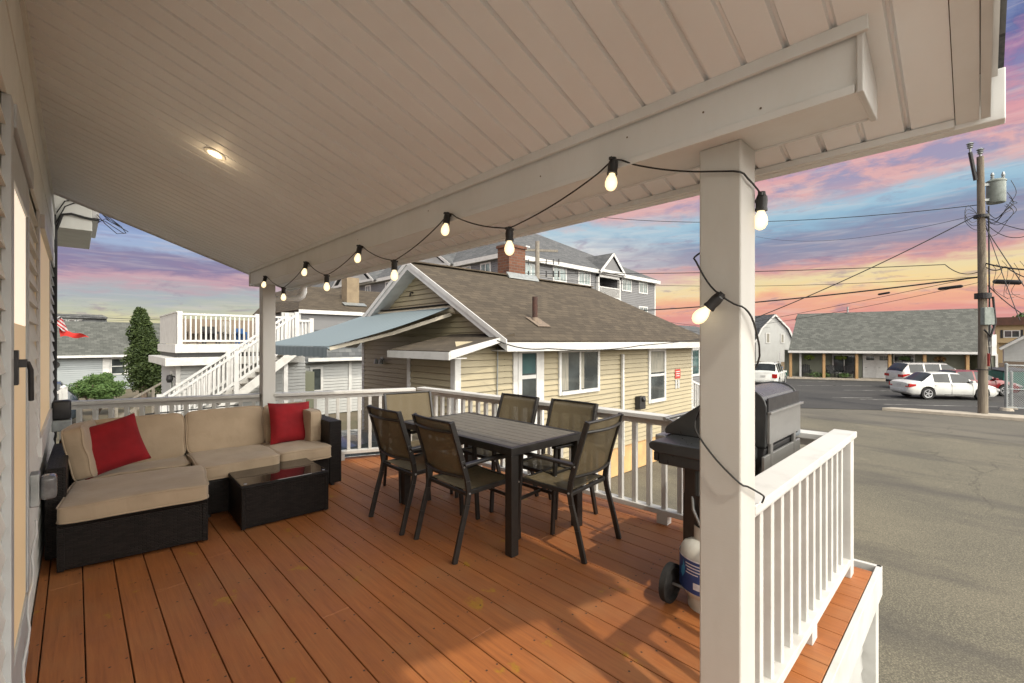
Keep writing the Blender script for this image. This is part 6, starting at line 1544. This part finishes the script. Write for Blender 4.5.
b = MB(); b.tube([F2*.22+R2*.2+Vector((0, 0, 5.1)), F2*.22+R2*.3+Vector((0, 0, 4.0)), F2*.22+R2*.1+Vector((0, 0, 3.4)), F2*.22-R2*.15+Vector((0, 0, 3.7))], .04, 8); b.tube([F2*.2+R2*.0+Vector((0, 0, 3.5)), F2*.21+R2*.16+Vector((0, 0, 2.0))], .02, 6); b.tube([R2*.24+Vector((0, 0, 9)), R2*.27+Vector((0, 0, 5)), R2*.27+Vector((0, 0, 3.2))], .03, 6); b.build('riser_cable', black, up, smooth=True)
b = MB(); 
for (q, z0, z1, w_) in ((.0, 2.15, 2.7, .05),): b.bar(F2*.235+R2*q+Vector((0, 0, z0)), F2*.235+R2*q+Vector((0, 0, z1)), .10, .012, up=R2)
b.build('red_tag', redsign, up)
b = MB(); e = R2*.42; b.hexa([e+R2*-.10+F2*.05+Vector((0, 0, 2.6)), e+R2*.10+F2*.05+Vector((0, 0, 2.6)), e+R2*.10+Vector((0, 0, 2.6)), e-R2*.10+Vector((0, 0, 2.6)), e+R2*-.10+F2*.05+Vector((0, 0, 3.5)), e+R2*.10+F2*.05+Vector((0, 0, 3.5)), e+R2*.10+Vector((0, 0, 3.5)), e-R2*.10+Vector((0, 0, 3.5))]); b.bar(R2*.2+Vector((0, 0, 3.0)), e+Vector((0, 0, 3.0)), .03, .03); b.build('white_marker', trim, up)
# spans: endpoints in world metres
P0 = Vector((PX_, PY_, 0))
def span(pts, r=0.014, sag=0.0, n=24, mat=wirem):
    out = []
    for a, c_ in zip(pts, pts[1:]):
        seg = catenary(a, c_, sag, n); out += seg if not out else seg[1:]
    return out
wires = []
def at(px, py, d_):
    """world point on the line of sight of photo pixel px, py at depth d_ (used once, offline style, to hang cables)"""
    th_ = radians(44.03); a = (px-512)/452; cc, s_ = cos(th_), sin(th_)
    return Vector(((a*cc+s_)*d_, (-a*s_+cc)*d_, 1.45-(py-341)/452*d_))
def W_(label, pts, r, sag):
    b = MB(); b.tube(span(pts, r, sag), r, 6); o = b.build('overhead_wire', wirem, smooth=True); tag(o, label, 'cable', 'overhead wires between the poles')
    return o
W_('long sagging overhead wire from behind the porch eave to below the transformer', [at(520, 205, 34), at(982, 204, 19.4)], .016, 1.0)
W_('thin overhead wire just under the long sagging one', [at(756, 236, 40), at(982, 213, 19.4)], .010, .75)
W_('overhead cable rising from the cottage roof to the middle of the pole', [at(430, 270, 30), at(945, 264, 20.2), at(983, 269, 19.4)], .018, .30)
W_('steep diagonal service wire rising from the white barn roofed house to the pole', [at(700, 338, 24), at(982, 212, 19.4)], .022, .30)
W_('bundled phone cable sloping up to the pole at the cedar porch side', [at(500, 312, 36), at(983, 276, 19.4)], .034, .55)
W_('thin wire from the grey block roof line to the pole', [at(440, 262, 40), at(983, 276, 19.6)], .012, 1.1)
W_('lower thin wire crossing the roof of the long building', [at(600, 345, 44), at(983, 275, 19.5)], .012, .3)
W_('lowest thin wire crossing the roof of the long building', [at(600, 332, 44), at(983, 281, 19.5)], .010, .9)
W_('wire crossing the cottage roof from the gable top', [at(414, 262, 10.5), at(760, 341, 30)], .008, .25)
W_('second wire crossing the cottage roof below the chimney', [at(414, 266, 10.2), at(770, 327, 28)], .008, .5)
W_('service wire hanging along the cottage eave', [at(497, 340, 7.4), at(548, 348, 7.8), at(640, 345, 10), at(745, 330, 16)], .010, .06)
W_('wire leaving the pole to the right at the transformer level', [at(985, 216, 19.4), at(1060, 232, 16)], .014, .2)
W_('second wire leaving the pole to the right below the transformer', [at(985, 222, 19.4), at(1060, 210, 16)], .014, .8)
W_('diagonal wire leaving the pole down to the right', [at(986, 228, 19.4), at(1060, 335, 16)], .018, .1)
W_('steeper diagonal wire leaving the pole down to the right', [at(986, 225, 19.4), at(1020, 320, 17)], .014, .1)
W_('cable leaving the pole to the right at the splice case', [at(983, 262, 19.4), at(1060, 268, 16)], .03, .15)
W_('wavy cable leaving the pole to the right above the splice case', [at(983, 264, 19.4), at(1005, 266, 18.5), at(1060, 282, 16)], .02, .2)
W_('cable running down right past the splice case', [at(988, 285, 19.4), at(1030, 318, 18)], .02, .1)
W_('distant wire above the grey roofed house on the far left', [at(50, 314, 36), at(200, 320, 40)], .02, .1)
W_('second distant wire right of the evergreen', [at(50, 322, 50), at(175, 317, 45)], .012, .1)
for (a, c_, r0, lab) in ((at(963, 285.5, 19.6), at(938, 288.5, 20.4), .07, 'black splice case on the cable left of the pole'), (at(993, 281, 19.2), at(1022, 282, 18.4), .10, 'black splice case hanging right of the pole'), (at(890, 292, 22), at(878, 294, 22.5), .05, 'small black splice further out along the phone cable')):
    b = MB(); d_ = (c_-a); b.tube([a, a+d_*.08, a+d_*.92, c_], [r0*.5, r0, r0, r0*.5], 12); tag(b.build('splice_case', black, smooth=True), lab, 'splice case', 'splice cases on the cables')
r_ = random.Random(9)
for i in range(7):   # tangle of jumpers round the transformer
    a = at(984+r_.uniform(-2, 3), 214+r_.uniform(-6, 24), 19.3); c_ = at(1006+r_.uniform(-3, 8), 180+r_.uniform(-6, 30), 18.7); m_ = at(1004+r_.uniform(0, 14), 212+r_.uniform(-8, 10), 18.7)
    b = MB(); b.tube(smooth_path([a, a.lerp(m_, .5)-Vector((0, 0, .3)), m_, m_.lerp(c_, .5)+Vector((.1, -.2, 0)), c_], 5), .011, 5); b.build('jumper_cable', wirem, smooth=True, parent=up, world=True)
for i in range(3):
    b = MB(); b.tube(smooth_path([at(978, 214, 19.2), at(968, 205+4*i, 19.2), at(965, 214+3*i, 19.1), at(972, 222+3*i, 19.2), at(980, 218+6*i, 19.3)], 5), .010, 5); b.build('jumper_cable', wirem, smooth=True, parent=up, world=True)
for i in range(6):
    b = MB(); x = 990+i*6; b.tube(smooth_path([at(x, 262+r_.uniform(-2, 2), 18.9), at(x+6, 272+r_.uniform(-3, 3), 18.7), at(x+2+r_.uniform(-5, 5), 290+r_.uniform(-4, 6), 18.6), at(x+12, 296+r_.uniform(-4, 8), 18.5)], 5), .009, 5); b.build('jumper_cable', wirem, smooth=True, parent=up, world=True)
# second pole behind the cottage
fp = thing('utility_pole', 'small distant wooden pole with a crossarm in front of the grey apartment block', 'utility pole', (18.6, 17.2, GZ))
b = MB(); b.tube([(0, 0, 0), (0, 0, 8.8)], [.17, .12], 10); b.build('pole', ptimber, fp)
b = MB(); b.bar(Vector((0, 0, 8.35))-R2*1.15, Vector((0, 0, 8.25))+R2*1.15, .10, .12); b.bar(Vector((0, 0, 6.9))-R2*1.3, Vector((0, 0, 6.85))+R2*1.3, .03, .03); b.bar(Vector((0, 0, 7.7))-R2*1.3, Vector((0, 0, 7.65))+R2*1.3, .03, .03); b.build('crossarm', ptimber, fp)
b = MB()
for q in (-1.2, -.9, -.5, .5, .9, 1.2): b.tube([R2*q+Vector((0, 0, 6.8)), R2*q+Vector((0, 0, 7.15))], .045, 6); b.tube([R2*q+Vector((0, 0, 7.5)), R2*q+Vector((0, 0, 7.8))], .03, 6)
b.build('insulator', black, fp)
